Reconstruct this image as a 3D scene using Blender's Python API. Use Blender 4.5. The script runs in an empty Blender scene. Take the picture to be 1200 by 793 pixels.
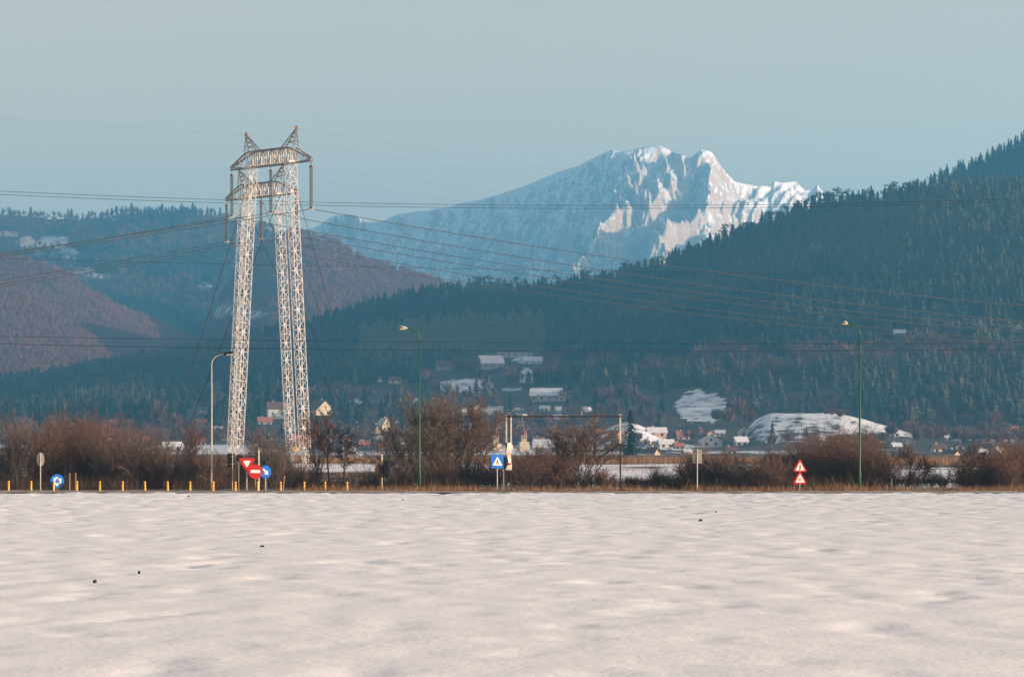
import bpy, math, random
import numpy as np
from mathutils import Vector, Matrix
R = math.radians
random.seed(7)
RNG = np.random.default_rng(7)
F = 4500.0          # focal length in pixels of the 1200 px wide photograph
HC = 1.7            # eye height above the field
HY = 540.0          # row of the horizon
scene = bpy.context.scene
C = scene.collection

# ------------------------------------------------------------------ camera
cam = bpy.data.cameras.new('camera')
cam.lens = 135.0; cam.sensor_width = 36.0; cam.sensor_fit = 'HORIZONTAL'
cam.shift_y = (HY - 396.5) / 1200.0
cam.clip_start = 0.5; cam.clip_end = 60000
co = bpy.data.objects.new('camera', cam); C.objects.link(co)
co.location = (0, 0, HC); co.rotation_euler = (R(90), 0, 0)
scene.camera = co

# ------------------------------------------------------------------ light
SUN_AZ = R(79)      # to the right of straight behind the camera
SUN_EL = R(8.5)
to_sun = Vector((math.sin(SUN_AZ) * math.cos(SUN_EL), -math.cos(SUN_AZ) * math.cos(SUN_EL), math.sin(SUN_EL)))
w = bpy.data.worlds.new('World'); scene.world = w; w.use_nodes = True
nt = w.node_tree
bg = nt.nodes['Background']
sky = nt.nodes.new('ShaderNodeTexSky'); sky.sky_type = 'NISHITA'; sky.sun_disc = False
sky.sun_elevation = SUN_EL
sky.sun_rotation = math.atan2(to_sun.x, to_sun.y)
sky.air_density = 1.0; sky.dust_density = 2.0; sky.ozone_density = 0.0; sky.altitude = 600
SKY_TINT = (1.28, 0.88, 0.76)     # the pinkish veil opposite a low sun, which the sky model leaves out
mulc = nt.nodes.new('ShaderNodeMix'); mulc.data_type = 'RGBA'; mulc.blend_type = 'MULTIPLY'; mulc.inputs[0].default_value = 1.0
mulc.inputs[7].default_value = (*SKY_TINT, 1)
nt.links.new(sky.outputs[0], mulc.inputs[6]); nt.links.new(mulc.outputs[2], bg.inputs[0]); bg.inputs[1].default_value = 0.115
sl = bpy.data.lights.new('sun', 'SUN'); sl.energy = 4.8; sl.angle = R(0.5); sl.color = (1.0, 0.84, 0.69)
so = bpy.data.objects.new('sun', sl); C.objects.link(so)
so.rotation_euler = to_sun.to_track_quat('Z', 'Y').to_euler()
so.location = (200, -100, 60)
scene.view_settings.view_transform = 'Standard'; scene.view_settings.look = 'None'
scene.view_settings.gamma = 1; scene.view_settings.exposure = 1.1
scene.view_settings.use_curve_mapping = False
scene.render.engine = 'CYCLES'
cy = scene.cycles
cy.max_bounces = 6; cy.diffuse_bounces = 2; cy.volume_bounces = 1; cy.transparent_max_bounces = 8
cy.use_denoising = True
HAZE_DENSITY = 1.2e-4
HAZE_COLOR = (0.17, 0.61, 1.0)

# ------------------------------------------------------------------ noise
def _hash(i, j, s):
    n = (i.astype(np.int64) * 374761393 + j.astype(np.int64) * 668265263 + s * 1442695041) & 0xffffffff
    n = ((n ^ (n >> 13)) * 1274126177) & 0xffffffff
    n = n ^ (n >> 16)
    return (n & 0xffffff) / float(0xffffff)
def vnoise(x, y, s=0):
    x = np.asarray(x, float); y = np.asarray(y, float)
    i = np.floor(x); j = np.floor(y); fx = x - i; fy = y - j
    fx = fx * fx * fx * (fx * (fx * 6 - 15) + 10); fy = fy * fy * fy * (fy * (fy * 6 - 15) + 10)
    a = _hash(i, j, s); b = _hash(i + 1, j, s); c = _hash(i, j + 1, s); d = _hash(i + 1, j + 1, s)
    return (a * (1 - fx) + b * fx) * (1 - fy) + (c * (1 - fx) + d * fx) * fy
def fbm(x, y, o=4, s=0, g=0.5):
    t = 0; a = 1; n = 0
    for k in range(o):
        t = t + a * (vnoise(x * 2 ** k + 17.3 * k, y * 2 ** k - 9.1 * k, s + k) * 2 - 1); n += a; a *= g
    return t / n
def ridged(x, y, o=4, s=0, g=0.5):
    t = 0; a = 1; n = 0
    for k in range(o):
        t = t + a * (1 - np.abs(vnoise(x * 2 ** k + 7.7 * k, y * 2 ** k + 3.1 * k, s + k) * 2 - 1)); n += a; a *= g
    return t / n

# ------------------------------------------------------------------ materials
def mat(name, col, rough=0.8, var=None, scale=3.0, metal=0.0, bump=0.0, spec=0.3, bscale=None):
    m = bpy.data.materials.new(name); m.use_nodes = True
    N = m.node_tree.nodes; L = m.node_tree.links; p = N['Principled BSDF']
    p.inputs['Roughness'].default_value = rough; p.inputs['Metallic'].default_value = metal
    p.inputs['Specular IOR Level'].default_value = spec
    p.inputs['Base Color'].default_value = (*col, 1)
    tc = N.new('ShaderNodeTexCoord')
    if var is None: var = tuple(c * 0.75 for c in col)
    nz = N.new('ShaderNodeTexNoise'); nz.inputs['Scale'].default_value = scale; nz.inputs['Detail'].default_value = 5
    L.new(tc.outputs['Object'], nz.inputs['Vector'])
    mx = N.new('ShaderNodeMix'); mx.data_type = 'RGBA'
    mx.inputs[6].default_value = (*col, 1); mx.inputs[7].default_value = (*var, 1)
    rp = N.new('ShaderNodeMapRange'); rp.inputs[1].default_value = 0.35; rp.inputs[2].default_value = 0.7
    L.new(nz.outputs[0], rp.inputs[0]); L.new(rp.outputs[0], mx.inputs[0]); L.new(mx.outputs[2], p.inputs['Base Color'])
    if bump:
        n2 = N.new('ShaderNodeTexNoise'); n2.inputs['Scale'].default_value = bscale or scale * 4; n2.inputs['Detail'].default_value = 6
        L.new(tc.outputs['Object'], n2.inputs['Vector'])
        b = N.new('ShaderNodeBump'); b.inputs['Distance'].default_value = bump; L.new(n2.outputs[0], b.inputs['Height'])
        L.new(b.outputs[0], p.inputs['Normal'])
    return m
def tone_mat(name, dark, light, rough=0.9):
    """colour between two tones by the mesh attribute 'tone'"""
    m = bpy.data.materials.new(name); m.use_nodes = True
    N = m.node_tree.nodes; L = m.node_tree.links; p = N['Principled BSDF']
    p.inputs['Roughness'].default_value = rough; p.inputs['Specular IOR Level'].default_value = 0.1
    a = N.new('ShaderNodeAttribute'); a.attribute_name = 'tone'
    mx = N.new('ShaderNodeMix'); mx.data_type = 'RGBA'
    mx.inputs[6].default_value = (*dark, 1); mx.inputs[7].default_value = (*light, 1)
    L.new(a.outputs['Fac'], mx.inputs[0]); L.new(mx.outputs[2], p.inputs['Base Color'])
    return m
def land_mat(name, dark, light, snow=(0.78, 0.79, 0.80), rock=(0.42, 0.35, 0.29), scale=0.01, fray=0.06, fr=0.9):
    """ground: two earth tones, snow where attribute 'snow' says, rock where 'rock' says"""
    m = bpy.data.materials.new(name); m.use_nodes = True
    N = m.node_tree.nodes; L = m.node_tree.links; p = N['Principled BSDF']
    p.inputs['Roughness'].default_value = 0.85; p.inputs['Specular IOR Level'].default_value = 0.15
    tc = N.new('ShaderNodeTexCoord')
    nz = N.new('ShaderNodeTexNoise'); nz.inputs['Scale'].default_value = scale; nz.inputs['Detail'].default_value = 7
    nz.inputs['Roughness'].default_value = 0.65
    L.new(tc.outputs['Object'], nz.inputs['Vector'])
    rp = N.new('ShaderNodeMapRange'); rp.inputs[1].default_value = 0.38; rp.inputs[2].default_value = 0.62
    L.new(nz.outputs[0], rp.inputs[0])
    mx = N.new('ShaderNodeMix'); mx.data_type = 'RGBA'
    mx.inputs[6].default_value = (*dark, 1); mx.inputs[7].default_value = (*light, 1)
    L.new(rp.outputs[0], mx.inputs[0])
    out = mx.outputs[2]
    for att, col in (('rock', rock), ('snow', snow)):
        a = N.new('ShaderNodeAttribute'); a.attribute_name = att
        mm = N.new('ShaderNodeMix'); mm.data_type = 'RGBA'; mm.inputs[7].default_value = (*col, 1)
        n3 = N.new('ShaderNodeTexNoise'); n3.inputs['Scale'].default_value = fray; n3.inputs['Detail'].default_value = 8; n3.inputs['Roughness'].default_value = 0.7
        L.new(tc.outputs['Object'], n3.inputs['Vector'])
        s1 = N.new('ShaderNodeMath'); s1.operation = 'MULTIPLY_ADD'; s1.inputs[1].default_value = fr * 2; s1.inputs[2].default_value = -fr
        L.new(n3.outputs[0], s1.inputs[0])
        s2 = N.new('ShaderNodeMath'); s2.operation = 'ADD'; L.new(s1.outputs[0], s2.inputs[0]); L.new(a.outputs['Fac'], s2.inputs[1])
        r3 = N.new('ShaderNodeMapRange'); r3.inputs[1].default_value = 0.38; r3.inputs[2].default_value = 0.62
        L.new(s2.outputs[0], r3.inputs[0])
        gate = N.new('ShaderNodeMath'); gate.operation = 'MULTIPLY'; gt = N.new('ShaderNodeMapRange'); gt.inputs[1].default_value = 0.0; gt.inputs[2].default_value = 0.12
        L.new(a.outputs['Fac'], gt.inputs[0]); L.new(r3.outputs[0], gate.inputs[0]); L.new(gt.outputs[0], gate.inputs[1])
        L.new(gate.outputs[0], mm.inputs[0]); L.new(out, mm.inputs[6]); out = mm.outputs[2]
    L.new(out, p.inputs['Base Color'])
    return m

M = {}
M['concrete'] = mat('concrete', (0.42, 0.40, 0.36), 0.85, scale=8)
M['galv'] = mat('galvanised_steel', (0.74, 0.72, 0.68), 0.6, (0.58, 0.54, 0.48), 1.5, 0.0)
M['dark_steel'] = mat('weathered_steel', (0.24, 0.21, 0.18), 0.6, scale=2)
M['green_paint'] = mat('green_paint', (0.022, 0.095, 0.030), 0.5, (0.018, 0.07, 0.022), 2)
M['yellow'] = mat('yellow_paint', (0.80, 0.42, 0.015), 0.5, (0.60, 0.30, 0.01), 9)
M['red'] = mat('sign_red', (0.42, 0.012, 0.010), 0.5, (0.34, 0.01, 0.01), 6)
M['white'] = mat('sign_white', (0.80, 0.78, 0.74), 0.5, (0.7, 0.67, 0.62), 6)
M['blue'] = mat('sign_blue', (0.01, 0.16, 0.62), 0.45, (0.01, 0.13, 0.5), 6)
M['black'] = mat('black_plastic', (0.012, 0.014, 0.016), 0.6)
M['grey_back'] = mat('sign_back_aluminium', (0.40, 0.40, 0.36), 0.5, (0.32, 0.32, 0.28), 5)
M['rust'] = mat('rusty_steel', (0.055, 0.026, 0.018), 0.8, (0.035, 0.02, 0.015), 5)
M['white_paint'] = mat('white_paint', (0.72, 0.68, 0.60), 0.6, (0.50, 0.42, 0.33), 4)
M['cream_post'] = mat('cream_post', (0.46, 0.41, 0.33), 0.7)
M['glass_ins'] = mat('insulator_glass', (0.13, 0.14, 0.12), 0.25, (0.09, 0.10, 0.08), 4, spec=0.6)
M['wire'] = mat('conductor_cable', (0.016, 0.015, 0.016), 0.7)
M['guy'] = mat('guy_steel', (0.03, 0.035, 0.04), 0.6)
M['wood'] = mat('weathered_wood', (0.30, 0.19, 0.11), 0.9, (0.18, 0.11, 0.07), 6)
M['solar'] = mat('solar_panel', (0.02, 0.03, 0.06), 0.2)
M['clod'] = mat('earth_clod', (0.03, 0.022, 0.016), 0.95, bump=0.02)
M['bark'] = mat('bark', (0.11, 0.080, 0.062), 0.95, (0.07, 0.05, 0.04), 4)
M['twig'] = mat('twigs_brown', (0.125, 0.072, 0.048), 0.95, (0.07, 0.045, 0.034), 1.2)
M['twig_red'] = mat('twigs_reddish', (0.14, 0.070, 0.046), 0.95, (0.075, 0.043, 0.032), 1.2)
M['twig_grey'] = mat('twigs_greyish', (0.135, 0.098, 0.078), 0.95, (0.08, 0.058, 0.048), 1.2)
M['grass'] = tone_mat('dry_grass', (0.10, 0.055, 0.028), (0.36, 0.22, 0.11))
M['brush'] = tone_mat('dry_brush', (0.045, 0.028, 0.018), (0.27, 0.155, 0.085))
M['reed'] = tone_mat('dry_reeds', (0.17, 0.09, 0.045), (0.34, 0.20, 0.10))
M['conifer'] = tone_mat('conifer_needles', (0.006, 0.020, 0.018), (0.125, 0.105, 0.055))
M['bare_red'] = tone_mat('beech_crowns', (0.18, 0.072, 0.054), (0.26, 0.105, 0.076))
M['spruce'] = tone_mat('spruce_needles', (0.007, 0.020, 0.018), (0.035, 0.045, 0.028))
M['bare_far'] = tone_mat('bare_crowns', (0.085, 0.045, 0.034), (0.22, 0.110, 0.072))
M['land'] = land_mat('winter_ground', (0.035, 0.032, 0.024), (0.10, 0.07, 0.045), scale=0.03, fray=0.12)
M['hill_dark'] = land_mat('forest_floor', (0.02, 0.024, 0.018), (0.05, 0.04, 0.028), scale=0.03)
M['hill_red'] = land_mat('beech_hillside', (0.15, 0.065, 0.048), (0.22, 0.095, 0.070), scale=0.012, fray=0.03)
M['hill_far'] = land_mat('far_hillside', (0.012, 0.024, 0.024), (0.06, 0.04, 0.032), scale=0.006, fray=0.025)
M['asphalt'] = mat('asphalt', (0.05, 0.05, 0.05), 0.9)
M['verge'] = mat('frosted_verge', (0.13, 0.085, 0.05), 0.95, (0.42, 0.38, 0.33), 0.9, bump=0.05)
for n_, c_ in dict(plaster_cream=(0.72, 0.58, 0.38), plaster_white=(0.70, 0.68, 0.63), plaster_pink=(0.50, 0.33, 0.26),
                   plaster_yellow=(0.68, 0.40, 0.08), plaster_grey=(0.40, 0.38, 0.35), timber=(0.16, 0.10, 0.06),
                   tile_red=(0.30, 0.09, 0.05), tile_brown=(0.15, 0.08, 0.055), roof_dark=(0.045, 0.04, 0.04),
                   roof_snow=(0.75, 0.76, 0.78), tile_rose=(0.42, 0.15, 0.10), window_dark=(0.03, 0.035, 0.04)).items():
    M[n_] = mat(n_, c_, 0.85, scale=0.8)

# ------------------------------------------------------------------ mesh helpers
class MB:
    def __init__(self): self.v = []; self.f = []
    def box(self, c, s, rz=0.0, rx=0.0, ry=0.0):
        m = Matrix.Translation(c) @ Matrix.Rotation(rz, 4, 'Z') @ Matrix.Rotation(ry, 4, 'Y') @ Matrix.Rotation(rx, 4, 'X')
        b = len(self.v)
        for x in (-.5, .5):
            for y in (-.5, .5):
                for z in (-.5, .5): self.v.append(m @ Vector((x * s[0], y * s[1], z * s[2])))
        for q in ((0,1,3,2),(4,6,7,5),(0,4,5,1),(2,3,7,6),(0,2,6,4),(1,5,7,3)): self.f.append([b + i for i in q])
        return self
    def tube(self, pts, rad, n=8, cap=True):
        pts = [Vector(p) for p in pts]
        if not isinstance(rad, (list, tuple)): rad = [rad] * len(pts)
        rings = []
        for i, p in enumerate(pts):
            d = (pts[min(i + 1, len(pts) - 1)] - pts[max(i - 1, 0)]).normalized()
            a = d.orthogonal().normalized() if i == 0 else (pa - d * pa.dot(d)).normalized()
            pa = a; bb = d.cross(a)
            r0 = len(self.v)
            for k in range(n):
                t = 2 * math.pi * k / n
                self.v.append(p + (a * math.cos(t) + bb * math.sin(t)) * rad[i])
            rings.append(r0)
        for i in range(len(rings) - 1):
            for k in range(n):
                k2 = (k + 1) % n
                self.f.append([rings[i] + k, rings[i] + k2, rings[i + 1] + k2, rings[i + 1] + k])
        if cap:
            self.f.append([rings[0] + k for k in range(n)][::-1]); self.f.append([rings[-1] + k for k in range(n)])
        return self
    def bar(self, a, b, r, n=4): return self.tube([a, b], r, n)
    def lathe(self, prof, n=12, c=(0, 0, 0)):
        rings = []
        for r, z in prof:
            r0 = len(self.v); rings.append(r0)
            for k in range(n):
                t = 2 * math.pi * k / n
                self.v.append(Vector((c[0] + r * math.cos(t), c[1] + r * math.sin(t), c[2] + z)))
        for i in range(len(rings) - 1):
            for k in range(n):
                k2 = (k + 1) % n
                self.f.append([rings[i] + k, rings[i] + k2, rings[i + 1] + k2, rings[i + 1] + k])
        self.f.append([rings[0] + k for k in range(n)][::-1]); self.f.append([rings[-1] + k for k in range(n)])
        return self
    def plate(self, poly, y0, y1):
        """polygon in x,z extruded from y0 to y1 (front is -y)"""
        n = len(poly); b = len(self.v)
        for x, z in poly: self.v.append(Vector((x, y0, z)))
        for x, z in poly: self.v.append(Vector((x, y1, z)))
        self.f.append([b + i for i in range(n)]); self.f.append([b + n + i for i in range(n)][::-1])
        for i in range(n):
            j = (i + 1) % n; self.f.append([b + j, b + i, b + n + i, b + n + j])
        return self
    def mesh(self, name, m):
        me = bpy.data.meshes.new(name); me.from_pydata([tuple(v) for v in self.v], [], self.f)
        me.materials.append(m); me.update(); return me
    def build(self, name, m, parent=None, loc=None, smooth=False):
        me = self.mesh(name, m)
        if smooth: me.shade_smooth()
        return link(name, me, parent, loc)
def link(name, me, parent=None, loc=None):
    o = bpy.data.objects.new(name, me); C.objects.link(o)
    if parent: o.parent = parent
    if loc is not None: o.location = loc
    return o
def tag(o, label, cat, group=None, kind=None):
    if label: o['label'] = label
    if cat: o['category'] = cat
    if group: o['group'] = group
    if kind: o['kind'] = kind
    return o
def thing(name, label, cat, loc=(0, 0, 0), rz=0, group=None):
    o = bpy.data.objects.new(name, None); C.objects.link(o); o.empty_display_size = 0.3
    o.location = loc; o.rotation_euler = (0, 0, rz)
    return tag(o, label, cat, group)
def dup(root, loc, rz=0.0, label=None, group=None, scale=None):
    r = root.copy(); C.objects.link(r); r.location = loc; r.rotation_euler = (0, 0, rz)
    if scale is not None: r.scale = scale
    if label: r['label'] = label
    if group: r['group'] = group
    for ch in list(root.children):
        c = ch.copy(); C.objects.link(c); c.parent = r
        for g in ch.children:
            d = g.copy(); C.objects.link(d); d.parent = c
    return r
def np_mesh(name, V, Fq, m, attrs=None, smooth=False):
    """V (n,3), Fq (m,k) all faces with k corners"""
    me = bpy.data.meshes.new(name)
    V = np.asarray(V, np.float32); Fq = np.asarray(Fq, np.int32); k = Fq.shape[1]
    me.vertices.add(len(V)); me.vertices.foreach_set('co', V.ravel())
    me.loops.add(Fq.size); me.loops.foreach_set('vertex_index', Fq.ravel())
    me.polygons.add(len(Fq)); me.polygons.foreach_set('loop_start', np.arange(0, Fq.size, k, dtype=np.int32))
    me.update(calc_edges=True)
    for a, d in (attrs or {}).items():
        at = me.attributes.new(a, 'FLOAT', 'POINT'); at.data.foreach_set('value', np.asarray(d, np.float32).ravel())
    me.materials.append(m)
    if smooth: me.shade_smooth()
    return me
def grid_mesh(name, X, Y, Z, m, attrs=None):
    r, c = X.shape
    V = np.stack([X, Y, Z], -1).reshape(-1, 3)
    i = np.arange(r * c).reshape(r, c)
    Fq = np.stack([i[:-1, :-1], i[:-1, 1:], i[1:, 1:], i[1:, :-1]], -1).reshape(-1, 4)
    return np_mesh(name, V, Fq, m, {k: np.broadcast_to(v, X.shape) for k, v in (attrs or {}).items()}, True)

# ------------------------------------------------------------------ ground shapes
def e2z(e, Y): return HC + e * Y / F
BY = [-200, 201, 215, 260, 400, 600, 1000, 1400, 1900, 4000, 9000]
BZ = [0, 0, .08, .25, .9, 1.2, 1.75, 4.5, 12.3, 14, 14]
def interp(pts, x): return np.interp(x, [p[0] for p in pts], [p[1] for p in pts])
H1S = [(-900, 480), (-300, 470), (0, 452), (50, 446), (100, 438), (150, 428), (200, 420), (250, 408), (300, 398), (360, 388), (400, 374),
       (440, 361), (480, 352), (520, 345), (560, 344), (620, 344), (660, 342), (700, 334), (740, 324), (780, 315), (820, 297),
       (860, 280), (900, 268), (950, 248), (980, 243), (1020, 240), (1060, 232), (1100, 224), (1150, 220), (1200, 217), (1350, 205), (1600, 260), (2100, 420)]
def H1Y(px): return np.interp(px, [0, 400, 700, 1200, 1600], [3500, 3400, 3100, 2900, 2850])
def H1E(px, Y):
    ys = H1Y(px); es = HY - interp(H1S, px)
    t = np.clip((Y - 1900) / (ys - 1900), 0, 1)
    e = 25 + (es - 25) * t ** 0.9
    e = e + 7 * fbm(px / 110, Y / 260, 3, 5) * np.sin(math.pi * t)
    return e, t, ys
def ground(x, y):
    x = np.asarray(x, float); y = np.asarray(y, float)
    z = np.interp(y, BY, BZ)
    yy = np.maximum(y, 300); px = 600 + F * x / yy
    # low banks and snowfields between the road and the village
    z = z + np.clip((y - 225) / 60, 0, 1) * np.clip((1200 - y) / 300, 0, 1) * 0.35 * fbm(x / 28, y / 60, 3, 11)
    e, t, ys = H1E(px, np.clip(y, 1900, 9000))
    zh = np.where(y > ys, e2z(e, ys) - (y - ys) * 0.22, e2z(e, y))
    zh = np.maximum(zh, 10)
    k = np.clip((y - 1880) / 60, 0, 1)
    z = np.where(y > 1880, z * (1 - k) + zh * k, z)
    def bump(px0, y0, h, sx, sy): return h * np.exp(-((px - px0) / sx) ** 2 - ((y - y0) / sy) ** 2)
    kx = np.interp(px, [850, 872, 885, 900, 940, 985, 1010, 1040, 1080, 1130], [0, 5, 10, 13, 14.3, 13.3, 11, 7.5, 3, 0])
    z = z + kx * np.exp(-np.abs((y - 1700) / 120) ** 2.6) * (1 + .10 * fbm(x / 22, y / 40, 3, 91)) + bump(735, 1620, 10, 42, 90) + bump(40, 1900, 5, 110, 90)
    return z
def hit(px, py, y0=900.0, y1=4200.0):
    Ys = np.arange(y0, y1, 3.0)
    X = (px - 600) / F * Ys
    e = (ground(X, Ys) - HC) / Ys * F
    k = np.argmax(e >= HY - py)
    if e[k] < HY - py: k = np.argmax(e)
    return Ys[k]
def P(px, py, Y): return Vector(((px - 600) / F * Y, Y, HC + (HY - py) / F * Y))
def G(px, Y):
    x = (px - 600) / F * Y
    return Vector((x, Y, float(ground(x, Y))))

# ------------------------------------------------------------------ the snow field
xs = np.concatenate([-np.geomspace(1800, 34, 40), np.arange(-33.0, 33.01, 0.20), np.geomspace(34, 1800, 40)])
ys_ = np.concatenate([np.linspace(-200, 20, 12), np.arange(22, 70, 0.20), np.arange(70, 201.2, 0.32)])
ys_[-1] = 201.0
X, Y = np.meshgrid(xs, ys_)
amp = np.clip((Y - 15) / 10, 0, 1)
def soft(a): return np.sign(a) * np.abs(a) ** 1.0
gk = 1 + np.clip(Y - 30, 0, 170) / 90
Z = 0.02 * fbm(X / 9.0, Y / 14.0, 2, 21) + 0.006 * gk * fbm(X / 1.5, Y / 3.6, 2, 31) + 0.017 * gk * fbm(X / .42, Y / 1.3, 3, 36)
Z = Z * .8
pits = np.clip(fbm(X / .6 + 5, Y / 1.8, 2, 41) - 0.32, 0, 1)
Z = (Z - 0.062 * gk * pits) * amp * np.clip(1 - (np.abs(X) - 30) / 60, 0, 1)
edge = np.clip((Y - 197) / 4, 0, 1)
Z = Z + edge * (0.01 + 0.10 * np.clip(vnoise(X / 2.3, Y / 3, 51) - .35, 0, 1) + .05 * np.clip(vnoise(X / .5, Y / 1, 52) - .5, 0, 1)) - np.clip((Y - 200.4) / .6, 0, 1) * 0.12
ms = bpy.data.materials.new('field_snow'); ms.use_nodes = True
N = ms.node_tree.nodes; L = ms.node_tree.links; p = N['Principled BSDF']
p.inputs['Roughness'].default_value = 0.75; p.inputs['Specular IOR Level'].default_value = 0.25
tc = N.new('ShaderNodeTexCoord')
nz = N.new('ShaderNodeTexNoise'); nz.inputs['Scale'].default_value = 0.7; nz.inputs['Detail'].default_value = 8
L.new(tc.outputs['Object'], nz.inputs['Vector'])
mx = N.new('ShaderNodeMix'); mx.data_type = 'RGBA'; mx.inputs[6].default_value = (0.82, 0.815, 0.80, 1); mx.inputs[7].default_value = (0.78, 0.775, 0.765, 1)
L.new(nz.outputs[0], mx.inputs[0]); L.new(mx.outputs[2], p.inputs['Base Color'])
n2 = N.new('ShaderNodeTexNoise'); n2.inputs['Scale'].default_value = 7; n2.inputs['Detail'].default_value = 8; n2.inputs['Roughness'].default_value = .6
L.new(tc.outputs['Object'], n2.inputs['Vector'])
bp = N.new('ShaderNodeBump'); bp.inputs['Distance'].default_value = 0.02; bp.inputs['Strength'].default_value = .6; L.new(n2.outputs[0], bp.inputs['Height']); L.new(bp.outputs[0], p.inputs['Normal'])
o = link('snow_field', grid_mesh('snow_field', X, Y, Z, ms)); tag(o, 'snow covered field in the foreground', 'field', kind='structure')
def field_z(x, y): return 0.0

# verge and road
xs = np.concatenate([-np.geomspace(1500, 42, 25), np.arange(-40.0, 40.01, 0.4), np.geomspace(42, 1500, 25)])
X, Y = np.meshgrid(xs, np.arange(200.2, 207.01, 0.34))
Z = 0.02 + 0.10 * np.clip((Y - 201) / 3, 0, 1) * np.clip((207 - Y) / 1.5, 0, 1) + 0.03 * fbm(X / 2, Y / 2, 3, 61) + .02 * np.clip((6-X)/30,0,1)
o = link('grass_verge', grid_mesh('grass_verge', X, Y, Z, M['verge'])); tag(o, 'narrow brown verge with old snow along the road', 'verge', kind='structure')
X, Y = np.meshgrid(np.linspace(-1500, 1500, 60), np.array([207.02, 209, 212, 214.4]))
o = link('road', grid_mesh('road', X, Y, 0 * X + 0.09 - (Y < 207.5) * .02, M['asphalt'])); tag(o, 'asphalt road behind the snow field', 'road', kind='structure')
X, Y = np.meshgrid(np.linspace(-1500, 1500, 60), np.array([210.64, 210.76]))
o = link('road_marking', grid_mesh('road_marking', X, Y, 0 * X + 0.096, M['white'])); tag(o, None, None, kind='structure')

# ---------------------------------------------------------- plain, village ground and the big wooded hill: one terrain sheet
def fan(px, Yr):
    PX, YY = np.meshgrid(px, Yr); return PX, (PX - 600) / F * YY, YY
def ell(PX, PY, lst, noise=0.0, nz=None):
    a = np.zeros_like(PX)
    for cx, cy, rx, ry in lst:
        d = ((PX - cx) / rx) ** 2 + ((PY - cy) / ry) ** 2
        a = np.maximum(a, np.clip((1.15 - d) / 0.3 + (nz if nz is not None else 0) * noise, 0, 1) * (d < 1.5))
    return a
CLEAR = [(545, 452, 32, 9), (617, 441, 11, 10), (822, 478, 30, 22), (573, 424, 22, 12), (604, 418, 36, 12), (641, 466, 26, 12), (590, 489, 40, 9)]
def clear_noise(PX, PY): return fbm(PX / 9, PY / 5, 3, 71)
def snow_land(PX, YY, ZZ):
    PY = HY - (ZZ - HC) / YY * F
    X = (PX - 600) / F * YY
    n = clear_noise(PX, PY)
    s = ell(PX, PY, [(545, 452, 34, 9), (617, 441, 11, 10), (822, 476, 32, 20), (643, 464, 22, 6), (585, 482, 32, 6), (622, 422, 22, 5), (560, 500, 30, 5), (480, 470, 16, 4), (500, 492, 14, 4), (660, 488, 20, 4), (600, 455, 14, 3), (350, 478, 20, 4), (420, 470, 14, 3)], 1.1, n) * (YY > 1600) * .62
    knoll = ((YY > 1540) & (YY < 1860) & (PX > 870) & (PX < 1075)) * np.clip((PY < 524) * (0.66 + n * .4 - np.clip((PY - 500) / 40, 0, 1)), 0, 1)
    knoll2 = ((YY > 1480) & (YY < 1760) & (PX > 660) & (PX < 800)) * np.clip(0.6 + n * 1.2, 0, .8)
    left = ((YY > 1800) & (YY < 2060) & (PX < 150)) * np.clip(0.9 + n, 0, 1)
    vill = ((YY > 1000) & (YY <= 1900)) * np.clip(fbm(X / 60, YY / 200, 4, 75) * 2.2 + .25, 0, 1) * .7
    fld = ((YY > 217) & (YY < 560)) * np.clip(0.75 + fbm(X / 16, YY / 40, 4, 77) * 1.4, 0, 1)
    return np.clip(np.maximum.reduce([s, knoll, knoll2, left, vill, fld]), 0, 1)
px = np.concatenate([np.linspace(-2600, -60, 60), np.arange(-50, 1251, 4.0), np.linspace(1262, 4200, 80)])
Yr = np.concatenate([np.arange(214.2, 300, 2.5), np.geomspace(300, 1000, 90), np.arange(1010, 3700, 14), np.linspace(3720, 7000, 40)])
PX, XX, YY = fan(px, Yr)
ZZ = ground(XX, YY)
ZZ = ZZ + (YY > 1950) * 3.0 * fbm(XX / 40, YY / 40, 3, 81) * np.clip((YY - 1950) / 200, 0, 1)
o = link('ground', grid_mesh('ground', XX, YY, ZZ, M['land'], {'snow': snow_land(PX, YY, ZZ), 'rock': 0 * XX}))
tag(o, 'plain, village ground and big wooded hillside', 'ground', kind='structure')
X, Y = np.meshgrid(np.linspace(-16000, 16000, 33), np.linspace(-6000, 26000, 33))
o = link('plain', grid_mesh('plain', X, Y, 0 * X - 4.0, M['land'], {'snow': 0 * X + .8, 'rock': 0 * X})); tag(o, 'flat land reaching to the horizon', 'plain', kind='structure')

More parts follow.
